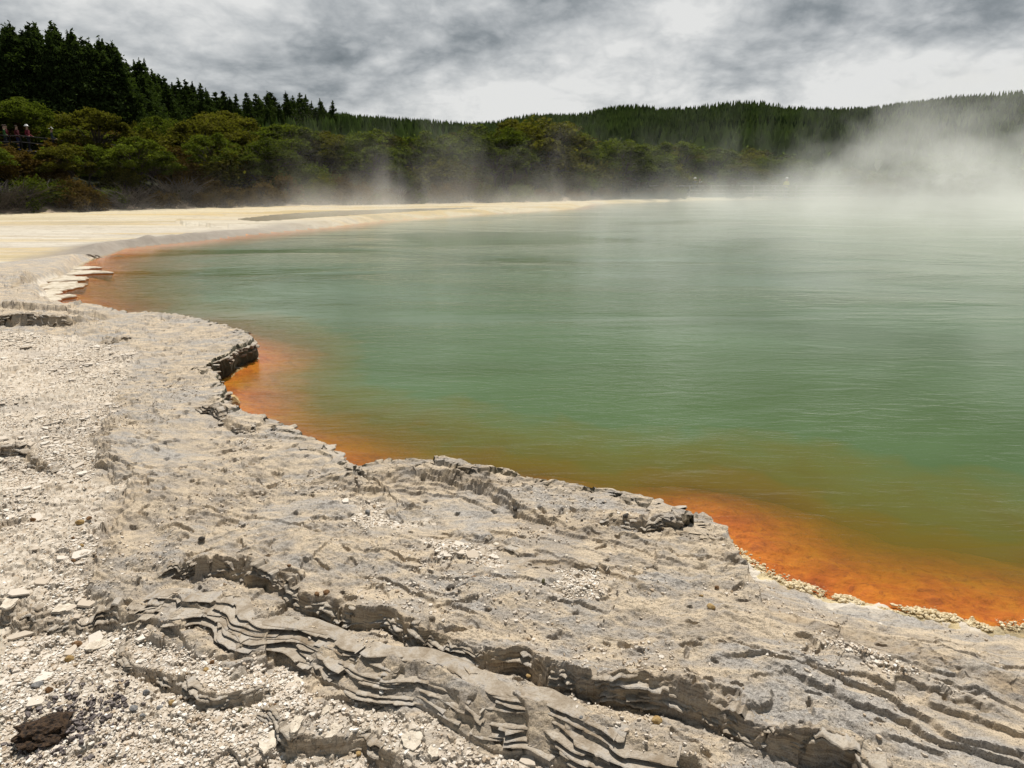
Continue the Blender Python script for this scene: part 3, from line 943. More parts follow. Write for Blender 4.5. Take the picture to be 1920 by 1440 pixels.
def mat_strata():
    m, t = new_mat("rock_layers")
    rv = t.n('ShaderNodeAttribute', attribute_name='rnd').outputs['Fac']
    pos = t.n('ShaderNodeTexCoord').outputs['Object']
    n1 = t.noise(pos, 14, 7, .72, .4).outputs[0]
    n2 = t.noise(pos, 120, 4, .7).outputs[0]
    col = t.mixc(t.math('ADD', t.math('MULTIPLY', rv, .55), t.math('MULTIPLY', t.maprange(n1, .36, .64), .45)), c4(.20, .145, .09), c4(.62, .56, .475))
    col = t.mixc(t.maprange(n1, .50, .62, 0, .6), col, c4(.36, .335, .31))
    col = t.mixc(t.maprange(n2, .5, .7, 0, .5), col, c4(.22, .17, .12))
    bs = t.n('ShaderNodeBsdfPrincipled', {'Base Color': col, 'Roughness': .9, 'Specular IOR Level': .2})
    bmp = t.n('ShaderNodeBump', {'Height': t.math('ADD', n2, n1), 'Distance': .008, 'Strength': .8})
    t.t.links.new(bmp.outputs[0], bs.inputs['Normal'])
    t.n('ShaderNodeOutputMaterial', {0: bs.outputs[0]})
    return m


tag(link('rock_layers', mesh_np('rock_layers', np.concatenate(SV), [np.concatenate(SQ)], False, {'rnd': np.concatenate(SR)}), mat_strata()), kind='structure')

# ------------------------------------------------------------------ single stones
def ico(sub_=3):
    import bmesh
    bm = bmesh.new()
    bmesh.ops.create_icosphere(bm, subdivisions=sub_, radius=1)
    v = np.array([p.co[:] for p in bm.verts])
    f = np.array([[q.index for q in fa.verts] for fa in bm.faces])
    bm.free()
    return v, f


ICO3, ICO4 = ico(3), ico(4)


def n3d(v, s, seed):
    return (perlin(v[:, 0] * s + seed * 3.1, v[:, 1] * s + v[:, 2] * s * .7, seed) + perlin(v[:, 1] * s - v[:, 2] * s, v[:, 2] * s + seed * 1.3, seed + 5)) * .5


def join(parts):
    V_, q, o = [], [], 0
    for v_, f_ in parts:
        V_.append(v_)
        q.append(f_ + o)
        o += len(v_)
    return np.concatenate(V_), np.concatenate(q)


def stone_mesh(name, size, flatn, seed, angular=.6):
    v, f = ICO3
    g_ = np.random.default_rng(seed)
    q = v.copy()
    for _ in range(9):                                   # cut facets
        nrm = g_.normal(size=3)
        nrm /= np.linalg.norm(nrm)
        dd = g_.uniform(.55, .9)
        ex = np.maximum(q @ nrm - dd, 0)
        q -= ex[:, None] * nrm[None] * angular
    q *= (1 + .12 * n3d(q, 2.6, seed) + .05 * n3d(q, 7, seed + 9))[:, None]
    q *= np.array([1, g_.uniform(.6, .95), flatn]) * size
    q[:, 2] -= q[:, 2].min() * .72
    return mesh_np(name, q, [f], False)


STC = {'brown': mat_simple('brown_stone', (.11, .06, .028), (.25, .14, .065), 60, bump=.004),
       'dark': mat_simple('dark_stone', (.045, .04, .035), (.11, .095, .08), 60, bump=.004),
       'grey': mat_simple('grey_stone', (.13, .13, .13), (.28, .27, .26), 60, bump=.004),
       'ochre': mat_simple('ochre_stone', (.27, .17, .065), (.45, .32, .15), 60, bump=.004),
       'pale': mat_simple('pale_stone', (.55, .48, .38), (.74, .68, .58), 60, bump=.004),
       'green': mat_simple('green_stone', (.09, .085, .04), (.18, .165, .09), 60, bump=.004)}
STONES = [
    (690, 960, 12, .8, 'grey', 'dark grey pebble beside the white gravel patch near the pool rim'),
    (966, 948, 9, .9, 'dark', 'black pebble standing in the rough ridge near the pool rim'),
    (1173, 969, 13, .5, 'dark', 'flat black stone lying on the pale rim lip'),
    (378, 1013, 10, .7, 'dark', 'lone dark stone on the bare crust left of centre'),
    (612, 1114, 11, .8, 'brown', 'larger reddish brown stone of the pair on grey crust'),
    (595, 1122, 9, .8, 'brown', 'smaller darker brown stone of the pair on grey crust'),
    (150, 982, 11, .6, 'ochre', 'orange brown stone among pale flakes'),
    (167, 975, 8, .6, 'brown', 'small brown stone touching the orange brown stone'),
    (62, 976, 7, .7, 'brown', 'small rusty stone on pale flakes by the dark crack'),
    (153, 1026, 7, .9, 'ochre', 'round tan pebble on smooth pale flakes'),
    (138, 1052, 6, .8, 'brown', 'tiny red brown pebble below the tan pebble'),
    (137, 1010, 5, .8, 'brown', 'tiny rusty pebble above the tan pebble'),
    (543, 1069, 8, .6, 'brown', 'rusty chip of stone on grey crust above the stone pair'),
    (845, 1099, 13, .5, 'dark', 'dark hollow looking stone on the middle crust'),
    (888, 1089, 10, .6, 'brown', 'brown nubbly stone right of the dark hollow stone'),
    (1019, 1091, 8, .9, 'green', 'greenish pebble tucked under the cracked gravel step'),
    (1232, 1353, 15, .6, 'ochre', 'yellow ochre stone perched on the lip of the dark ledge'),
    (765, 1187, 9, .7, 'ochre', 'small yellowish stone above the long dark ledge'),
    (993, 1250, 10, .5, 'ochre', 'flat yellowish stone above the bend of the dark ledge'),
    (1333, 1138, 13, .6, 'ochre', 'tan block on grey rock below the orange shore'),
    (1315, 1118, 7, .6, 'ochre', 'small tan stone above the tan block'),
    (1344, 1102, 7, .6, 'brown', 'small brown stone on grey rock near the orange shore'),
    (1412, 1080, 7, .7, 'pale', 'pale pebble in a grey crack close to the orange water'),
    (1089, 1355, 7, .8, 'grey', 'small grey pebble at the foot of the dark ledge'),
    (1088, 1387, 8, .7, 'grey', 'grey pebble on white crust between the two ledges'),
    (398, 1243, 8, .7, 'brown', 'rusty pebble on the broken corner plate'),
    (386, 1258, 9, .7, 'ochre', 'tan pebble at the edge of the broken corner plate'),
    (145, 1216, 15, .6, 'brown', 'dark brown stone in the rubble left of the corner plate'),
    (130, 1238, 12, .7, 'ochre', 'ochre brown stone in the rubble left of the corner plate'),
    (70, 1284, 14, .5, 'grey', 'grey flattish stone on the gravel bottom left'),
    (92, 1296, 10, .8, 'brown', 'brown stone beside the grey flattish stone on gravel'),
    (250, 1330, 13, .5, 'grey', 'grey stone in the little cluster on open gravel'),
    (268, 1345, 8, .7, 'grey', 'small dark grey pebble below the cluster on open gravel'),
    (275, 1300, 9, .8, 'grey', 'grey pebble under the corner plate step'),
    (300, 1328, 9, .7, 'grey', 'blue grey pebble right of the little cluster'),
    (322, 1320, 8, .8, 'ochre', 'rusty tan pebble on gravel below the broken plate'),
    (450, 1333, 8, .8, 'green', 'olive pebble on gravel right below the broken plate'),
    (516, 1322, 5, .8, 'brown', 'tiny orange red pebble on the lower plate'),
    (672, 1415, 9, .7, 'ochre', 'tan pebble on white flakes at the bottom edge'),
    (930, 1020, 10, .35, 'pale', 'white flat chip above the cracked gravel step'),
    (930, 1075, 10, .5, 'pale', 'bright white stone in the cracked gravel patch'),
    (1063, 1042, 6, .6, 'pale', 'small white stone on tan crust right of the gravel patch'),
]
for i, (u, v, px, fz, ck, lab) in enumerate(STONES):
    z = .25
    for _ in range(4):
        x0, y0 = P(u, v, z)
        z = ground_at(x0, y0)
    dist = math.hypot(x0, y0, CAMZ - z)
    o = link('stone', stone_mesh('stone', px * .5 * 1.25 * dist / FPX, fz, 40 + i), STC[ck])
    o.location = (x0, y0, z - .002)
    o.rotation_euler = (0, 0, random.uniform(0, 6.3))
    tag(o, lab, 'stone', 'loose stones on the rock')


def slab_mesh(name, size, th, seed, K=30):
    g_ = np.random.default_rng(seed)
    ang = (np.arange(K) + g_.uniform(-.3, .3, K)) * 2 * np.pi / K
    rd = np.full(K, 1.0)
    for _ in range(6):                                   # straight broken edges
        a_ = g_.uniform(0, 6.28)
        rd = np.minimum(rd, g_.uniform(.55, .95) / np.maximum(np.cos(ang - a_), .2))
    rd = size * rd * (1 + g_.normal(0, .045, K) + .06 * np.sin(ang * 7 + seed))
    lx, ly = np.cos(ang) * rd, np.sin(ang) * rd * g_.uniform(.55, .9)
    rows = [(1.0, 0), (1.02, th * .3), (.95, th * .36), (.99, th * .62), (.93, th * .66), (.97, th * .95), (.92, th), (.5, th * 1.08), (.15, th * 1.02)]
    V_ = np.concatenate([np.stack([lx * s + g_.normal(0, size * .02, K), ly * s + g_.normal(0, size * .02, K), np.full(K, h_) + g_.normal(0, th * .04, K)], 1) for s, h_ in rows])
    k = np.arange(K)
    qd = np.concatenate([np.stack([j * K + k, j * K + (k + 1) % K, (j + 1) * K + (k + 1) % K, (j + 1) * K + k], 1) for j in range(len(rows) - 1)])
    return mesh_np(name, V_, [qd, ((len(rows) - 1) * K + k)[None], k[::-1][None]])


M_slab = mat_simple('sinter_slab', (.50, .43, .34), (.66, .59, .49), 45, bump=.008)
SLABS = [(548, 1282, 26, .010, .08, 'white thin plate lodged under the layered ledge'),
         (610, 1336, 13, .012, .25, 'white wedge of rock tilted against the layered ledge'),
         (556, 1362, 24, .022, .05, 'chunky cream block on the lower broken step'),
         (622, 1374, 22, .022, -.06, 'chunky cream block right of its twin on the lower step'),
         (682, 1372, 14, .012, .9, 'upright shard of pale rock leaning below the ledge'),
         (775, 1388, 22, .012, .1, 'pale tile at the bottom edge under the dark ledge'),
         (812, 1412, 18, .012, -.1, 'pale tile lowest at the bottom edge beside the dark ledge'),
         (20, 1134, 20, .010, .03, 'rounded thin plate overhanging the step at the left edge'),
         (120, 1142, 24, .010, -.03, 'long thin plate overhanging the step near the left edge'),
         (185, 1208, 20, .009, .12, 'white plate bridging the ochre rubble'),
         (372, 1318, 26, .008, .02, 'flat cream plate lying on gravel below the broken plates'),
         (500, 1390, 28, .008, .03, 'wide thin plate on gravel left of the cream blocks')]
for i, (u, v, px, th, tl, lab) in enumerate(SLABS):
    z = .2
    for _ in range(4):
        x0, y0 = P(u, v, z)
        z = ground_at(x0, y0)
    dist = math.hypot(x0, y0, CAMZ - z)
    o = link('rock_plate', slab_mesh('rock_plate', px * dist / FPX, th, 140 + i), M_slab)
    o.location = (x0, y0, z - th * .4)
    o.rotation_euler = (tl, tl * .6, random.uniform(0, 6.3))
    tag(o, lab, 'rock plate', 'loose plates on the steps')

# dark burnt-looking lump and its dark gravel, bottom left
x0, y0 = P(92, 1400, .12)
z0 = ground_at(x0, y0)
v, f = ICO4
q = v * (1 + .45 * n3d(v, 2.2, 3) + .45 * np.abs(n3d(v, 5.5, 8)) + .22 * n3d(v, 12, 4))[:, None] * np.array([.085, .07, .042])
M_char = mat_simple('charred_crust', (.012, .009, .008), (.075, .045, .025), 70, bump=.01)
o = link('charred_lump', mesh_np('charred_lump', q, [f]), M_char)
o.location = (x0, y0, z0 + .012)
o.rotation_euler = (0, 0, .35)
tag(o, 'blackened jagged lump on the gravel in the bottom left corner', 'rock')
g2 = np.random.default_rng(5)
dd = np.hypot(X - x0 - .06, Y - y0 - .04)
wt3 = cell * np.exp(-(dd / .13) ** 2) * (rad < 5)
ci3 = rng.choice(NV, 560, p=wt3 / wt3.sum(), replace=False)
V3, T3, S3, R3 = chips(ci3, .005, .014, .7, .3, 9)
tag(link('dark_gravel', mesh_np('dark_gravel', V3, [T3, S3], False), mat_simple('dark_gravel', (.05, .04, .04), (.22, .19, .18), 90)), kind='stuff')

# crusty nodules along the orange shore
M_nod = mat_simple('nodule_crust', (.44, .32, .16), (.78, .68, .48), 55, bump=.008)


ICO2 = ico(2)


def nodule(name, w_, d_, h_, seed):
    """a crumbly heap of many little knobs grown together"""
    g_ = np.random.default_rng(seed)
    parts = []
    v, f = ICO2
    for k in range(110):
        a_, r_ = g_.uniform(0, 6.28), math.sqrt(g_.random())
        c = np.array([math.cos(a_) * r_ * w_, math.sin(a_) * r_ * d_, h_ * (1 - r_ * r_) * g_.uniform(.1, .9)])
        s_ = w_ * g_.uniform(.05, .15)
        q = v * (1 + .30 * n3d(v, 2.4, seed * 50 + k) + .25 * np.abs(n3d(v, 5, seed * 50 + k + 9)))[:, None]
        parts.append((q * s_ * np.array([1, 1, .8]) + c, f))
    V_, q_ = join(parts)
    return mesh_np(name, V_, [q_])


NOD = [(1313, 984, 34, 'tan crusty nodule at the tip of the white shore beside the lip'), (1345, 1002, 20, 'small tan nodule where the orange shelf begins'),
       (1392, 1030, 18, 'low tan crust on the white strip by the orange shelf'), (1502, 1086, 34, 'crumbly yellow nodule on the shore above the grey slope'),
       (1592, 1110, 34, 'wide crumbly nodule midway along the orange shore'), (1660, 1128, 20, 'small crumbly nodule right of the midway one'),
       (1745, 1138, 36, 'tallest crusty nodule standing in the orange shallows'), (1782, 1142, 26, 'nodule joined to the right of the tallest one'),
       (1838, 1158, 26, 'low nodule on the white strip near the right edge')]
for i, (u, v_, px, lab) in enumerate(NOD):
    x0, y0 = P(u, v_ + 6, .03)
    s = px * math.hypot(x0, y0, CAMZ) / FPX * .62
    o = link('crust_nodule', nodule('crust_nodule', s * 1.15, s * .6, s * .30, 60 + i), M_nod)
    o.location = (x0, y0, .0)
    o.rotation_euler = (0, 0, -.45)
    tag(o, lab, 'nodule', 'crusty nodules along the orange shore')


# crumbs of crust all along the same shore
gc = np.random.default_rng(77)
line = np.array([P(u, v, .02) for u, v in [(1296, 982), (1330, 994), (1350, 1006), (1400, 1043), (1450, 1073), (1500, 1091), (1600, 1119), (1700, 1136), (1800, 1153), (1920, 1169), (2050, 1180)]])
ll = np.concatenate([[0], np.cumsum(np.hypot(*np.diff(line, axis=0).T))])
parts = []
vi, fi_ = ico(1)
for k in range(1500):
    t0 = gc.uniform(0, ll[-1])
    if perlin(np.array([t0 * 3.0]), np.array([.5]), 12)[0] + .5 * perlin(np.array([t0 * 11.0]), np.array([.5]), 13)[0] < .0:
        continue
    c = np.array([np.interp(t0, ll, line[:, 0]), np.interp(t0, ll, line[:, 1])]) + gc.normal(0, .024, 2)
    sz_ = .002 + .010 * gc.random() ** 3
    q = vi * (1 + gc.normal(0, .18, (len(vi), 1))) * sz_ * np.array([1.2, 1.0, .8])
    parts.append((q + np.array([c[0], c[1], max(ground_at(*c), 0) + sz_ * .2]), fi_))
v_, q_ = join(parts)
tag(link('shore_crust', mesh_np('shore_crust', v_, [q_]), M_nod), kind='stuff')


# white scalloped ledges in the little bay
def mat_lobe():
    m, t = new_mat("scalloped_ledge")
    pos = t.n('ShaderNodeTexCoord').outputs['Object']
    z_ = t.n('ShaderNodeSeparateXYZ', {0: pos}).outputs[2]
    n1 = t.noise(pos, 9, 5, .6).outputs[0]
    top = t.mixc(t.maprange(n1, .35, .6), c4(.33, .26, .17), c4(.56, .50, .40))
    col = t.mixc(t.maprange(z_, .0, .034), c4(.42, .15, .03), top)
    bs = t.n('ShaderNodeBsdfPrincipled', {'Base Color': col, 'Roughness': .8})
    t.n('ShaderNodeOutputMaterial', {0: bs.outputs[0]})
    return m


M_lobe = mat_lobe()
LOBES = [(152, 500, .34, .30, 'uppermost small white scalloped ledge in the little bay'), (148, 508, .62, .36, 'long white scalloped ledge pointing farthest into the bay'),
         (118, 520, .48, .42, 'cream scalloped ledge second from the bay head'), (98, 533, .62, .50, 'broad white scalloped ledge in the middle of the bay'),
         (74, 546, .40, .4, 'narrow white ledge tucked in the bay corner'), (84, 557, .36, .45, 'white scalloped ledge below the bay corner'),
         (96, 574, .60, .42, 'lowest white scalloped ledge touching the rock tongue')]
for i, (u, v_, a_, b_, lab) in enumerate(LOBES):
    x0, y0 = P(u, v_, .06)
    g_ = np.random.default_rng(70 + i)
    K = 40
    ang = np.arange(K) * 2 * np.pi / K
    wob = 1 + .16 * np.sin(ang * 3 + i) + .12 * np.sin(ang * 5 + 2 * i) + .09 * np.sin(ang * 9 + i * 3) + g_.normal(0, .055, K)
    rows = [(.90, -.12), (.96, -.02), (1.0, .018), (.97, .034), (.88, .042), (.6, .05), (.2, .055)]
    V_ = np.concatenate([np.stack([np.cos(ang) * wob * a_ * s, np.sin(ang) * wob * b_ * s, np.full(K, h_) + g_.normal(0, .003, K)], 1) for s, h_ in rows])
    k = np.arange(K)
    qd = np.concatenate([np.stack([j * K + k, j * K + (k + 1) % K, (j + 1) * K + (k + 1) % K, (j + 1) * K + k], 1) for j in range(len(rows) - 1)])
    o = link('scalloped_ledge', mesh_np('scalloped_ledge', V_, [qd, ((len(rows) - 1) * K + k)[None]], True), M_lobe)
    o.location = (x0, y0, 0)
    tag(o, lab, 'rock ledge', 'white scalloped ledges in the bay')

# yellow block standing in the water under the rock tongue
x0, y0 = P(428, 752, .05)
o = link('shore_block', stone_mesh('shore_block', .11, .8, 401, .8), mat_simple('yellow_block', (.34, .22, .09), (.56, .42, .22), 25, bump=.01))
o.location = (x0, y0, -.03)
tag(o, 'yellow tan block in the orange water below the dark overhang', 'rock')


# ------------------------------------------------------------------ vegetation meshes
def leaf_quads(c, size, g_, up=.35, asp=.55):
    """one small leaf-spray quad at each centre"""
    n = len(c)
    nrm = g_.normal(size=(n, 3))
    nrm[:, 2] = np.abs(nrm[:, 2]) + up
    nrm /= np.linalg.norm(nrm, axis=1)[:, None]
    t = g_.normal(size=(n, 3))
    t -= (t * nrm).sum(1)[:, None] * nrm
    t /= np.linalg.norm(t, axis=1)[:, None]
    b = np.cross(nrm, t)
    s = size * g_.uniform(.6, 1.4, (n, 1))
    t, b = t * s, b * s * asp
    V_ = np.stack([c - t, c - b * .9, c + t, c + b], 1).reshape(-1, 3)
    return V_, np.arange(n * 4).reshape(-1, 4)


def tube(pts, radii, K=6):
    pts = np.asarray(pts, float)
    V_, q = [], []
    for i, (p, r_) in enumerate(zip(pts, radii)):
        d_ = pts[min(i + 1, len(pts) - 1)] - pts[max(i - 1, 0)]
        d_ /= np.linalg.norm(d_) + 1e-9
        a_ = np.cross(d_, [0.31, .95, .1])
        a_ /= np.linalg.norm(a_)
        b_ = np.cross(d_, a_)
        for k in range(K):
            th = 2 * math.pi * k / K
            V_.append(p + r_ * (math.cos(th) * a_ + math.sin(th) * b_))
    for i in range(len(pts) - 1):
        for k in range(K):
            q.append([i * K + k, i * K + (k + 1) % K, (i + 1) * K + (k + 1) % K, (i + 1) * K + k])
    return np.array(V_), np.array(q)


def umbrella_tree(seed, h=6.0, wd=2.6, nclump=36, per=190, leaf=.13, flat=.42, low=.04):
    """spreading tree: flat sprays of leaf stacked in tiers on forking limbs"""
    g_ = np.random.default_rng(seed)
    cs, limbs = [], []
    trunk_top = np.array([g_.normal(0, .15), g_.normal(0, .15), h * .45])
    limbs.append(tube([[0, 0, -.6], [g_.normal(0, .06), g_.normal(0, .06), h * .2], trunk_top], [.13 * h / 6, .11 * h / 6, .08 * h / 6]))
    for i in range(nclump):
        a_ = g_.uniform(0, 6.28)
        rr_ = wd * math.sqrt(g_.random()) * .92
        dome = math.sqrt(max(0, 1 - (rr_ / wd) ** 2))
        zz = h * (low + (1 - low) * (.30 + .70 * dome) * (1 - .55 * g_.random() ** 2.0)) * .97
        c = np.array([math.cos(a_) * rr_, math.sin(a_) * rr_, zz])
        rad_ = g_.uniform(.5, 1.0) * wd * .36
        n = int(per * g_.uniform(.6, 1.3))
        p = g_.normal(size=(n, 3))
        p /= np.linalg.norm(p, axis=1)[:, None]
        p *= (g_.random((n, 1)) ** .45) * rad_ * np.array([1, 1, flat])
        p[:, 2] -= (p[:, 0] ** 2 + p[:, 1] ** 2) / rad_ * .25
        cs.append(c + p)
        mid = trunk_top * .5 + c * .5 + g_.normal(0, .2, 3)
        limbs.append(tube([trunk_top * g_.uniform(.7, 1), mid, c], [.06 * h / 6, .04 * h / 6, .015], 4))
    return leaf_quads(np.concatenate(cs), leaf, g_), join(limbs)


def shrub(seed, h=2.6, wd=1.7, nclump=22, per=170, leaf=.10):
    g_ = np.random.default_rng(seed)
    cs, limbs = [], []
    for i in range(nclump):
        a_ = g_.uniform(0, 6.28)
        el = g_.uniform(.1, 1.0)
        rr_ = wd * math.sqrt(1 - el * el) * g_.uniform(.5, 1)
        c = np.array([math.cos(a_) * rr_, math.sin(a_) * rr_, h * (.12 + .8 * el * g_.uniform(.6, 1))])
        rad_ = g_.uniform(.3, .55) * wd * .75
        n = int(per * g_.uniform(.6, 1.3))
        p = g_.normal(size=(n, 3))
        p *= rad_ * np.array([.45, .45, .50])
        cs.append(c + p)
        limbs.append(tube([[0, 0, -.3], c * .5 + g_.normal(0, .08, 3), c], [.05, .03, .012], 4))
    return leaf_quads(np.concatenate(cs), leaf, g_, .2), join(limbs)


def brush(seed, h=2.0, wd=1.6, n=420):
    """bare grey twigs"""
    g_ = np.random.default_rng(seed)
    parts = []
    for i in range(n):
        a_, rr_ = g_.uniform(0, 6.28), wd * math.sqrt(g_.random())
        b = np.array([math.cos(a_) * rr_ * .5, math.sin(a_) * rr_ * .5, g_.uniform(0, h * .5)])
        d_ = np.array([math.cos(a_) * .7 + g_.normal(0, .5), math.sin(a_) * .7 + g_.normal(0, .5), g_.uniform(.1, 1.1)])
        L_ = g_.uniform(.35, .9) * h * .6
        m_2 = b + d_ * L_ * .5 + g_.normal(0, .08, 3)
        parts.append(tube([b, m_2, b + d_ * L_], [.018, .013, .005], 3))
    return join(parts)


def pine(seed, h=18.0, wd=3.0, leaf=.30, bare=.1, rag=1.0):
    """radiata pine: ragged whorls of upturned branches with needle tufts"""
    g_ = np.random.default_rng(seed)
    cs, limbs = [], []
    ph = [g_.uniform(0, 6.28) for _ in range(4)]
    lean = g_.normal(0, .012, 2)
    ax = lambda z: np.array([lean[0] * z + .12 * math.sin(z * .35 + ph[0]), lean[1] * z + .12 * math.sin(z * .3 + ph[1]), z])
    zs = np.linspace(-1, h, 12)
    limbs.append(tube([ax(z) for z in zs], [.26 * (1 - .95 * max(z, 0) / h) + .02 for z in zs], 6))
    z = h * bare
    while z < h * .985:
        f = 1 - z / h
        rb = wd * min(1.0, f * 1.5 + .05) * g_.uniform(.72, 1.12)
        nb = int(g_.integers(4, 7)) if f > .08 else 3
        a0 = g_.uniform(0, 6.28)
        for k in range(nb):
            if g_.random() < .12 * rag:
                continue
            a_ = a0 + 6.28 * k / nb + g_.normal(0, .25)
            L_ = rb * g_.uniform(.6, 1.15)
            b = ax(z)
            rise = g_.uniform(.10, .5) * (1.0 if f < .4 else .6)
            tip = b + np.array([math.cos(a_) * L_, math.sin(a_) * L_, L_ * rise])
            limbs.append(tube([b, (b + tip) / 2 - np.array([0, 0, .08 * L_]), tip], [.05 * f + .02, .03 * f + .012, .008], 3))
            n = int(14 + 30 * L_)
            t = g_.random((n, 1)) ** .6 * .95 + .12
            p = b + (tip - b) * t
            p[:, 2] += -.08 * L_ * np.sin(np.pi * t[:, 0]) + .10
            sp_r = .12 + .17 * L_ * (.35 + .65 * t)
            p += g_.normal(size=(n, 3)) * sp_r * np.array([1, 1, .62])
            cs.append(p)
        z += g_.uniform(.5, .95) * (h / 18) * (1 + .2 * rag)
    top = ax(h)
    cs.append(top + g_.normal(size=(26, 3)) * np.array([.12, .12, .5]) - np.array([0, 0, .5]))
    return leaf_quads(np.concatenate(cs), leaf, g_, .0, .4), join(limbs)


M_green = mat_leaf('green_foliage', (.014, .022, .005), (.140, .170, .028), .38)
M_olive = mat_leaf('olive_foliage', (.022, .024, .006), (.170, .160, .030), .38)
M_rust = mat_leaf('rusty_foliage', (.036, .024, .008), (.150, .098, .028), .30)
M_pine = mat_leaf('pine_needles', (.012, .021, .008), (.070, .100, .030), .30, .25)
M_bark = mat_simple('bark', (.03, .024, .018), (.075, .06, .045), 6)
M_twig = mat_simple('grey_twigs', (.055, .047, .040), (.11, .095, .08), 4)


def proto(kind, built, leafmat):
    (lv, lq), (tv, tq) = built
    a_ = mesh_np(kind + '_crown', lv, [lq])
    a_.materials.append(leafmat)
    b_ = mesh_np(kind + '_trunk', tv, [tq])
    b_.materials.append(M_bark)
    return a_, b_


PT = {'tree': [proto('spreading_tree', umbrella_tree(s, 6.0, 2.7 + .3 * (s % 3), 36 + s % 5), [M_green, M_green, M_olive, M_green, M_olive][s - 1]) for s in range(1, 6)],
      'shrub': [proto('shrub', shrub(20 + s), [M_green, M_olive, M_rust, M_rust][s]) for s in range(4)],
      'pine': [proto('pine', pine(30 + s, 18, 3.1 + .25 * s, leaf=.36, bare=.06, rag=.6 + .15 * s), M_pine) for s in range(5)]}
PTw = []
for s in range(3):
    v_, q_ = brush(50 + s)
    me = mesh_np('twigs', v_, [q_])
    me.materials.append(M_twig)
    PTw.append(me)

NUM = ['first', 'second', 'third', 'fourth', 'fifth', 'sixth', 'seventh', 'eighth', 'ninth', 'tenth', 'eleventh', 'twelfth', 'thirteenth', 'fourteenth', 'fifteenth', 'sixteenth', 'seventeenth', 'eighteenth', 'nineteenth', 'twentieth']


def nth(i):
    if i < 20:
        return NUM[i]
    return '%d%s' % (i + 1, {1: 'st', 2: 'nd', 3: 'rd'}.get((i + 1) % 10 if (i + 1) % 100 not in (11, 12, 13) else 0, 'th'))


def plant(name, pr, loc, sc, rz, label, cat, group):
    o = empty(name, loc, rz, sc)
    tag(o, label, cat, group)
    for nm, me in zip(('crown', 'trunk'), pr):
        ch = bpy.data.objects.new(nm, me)
        COL.objects.link(ch)
        ch.parent = o
    return o


# ------------------------------------------------------------------ scrub and spreading trees on the slope and the far bank
def u_of(x, y, z):
    zf_ = y * CP - (z - CAMZ) * SP
    return 960 + FPX * x / zf_, 720 - FPX * (y * SP + (z - CAMZ) * CP) / zf_


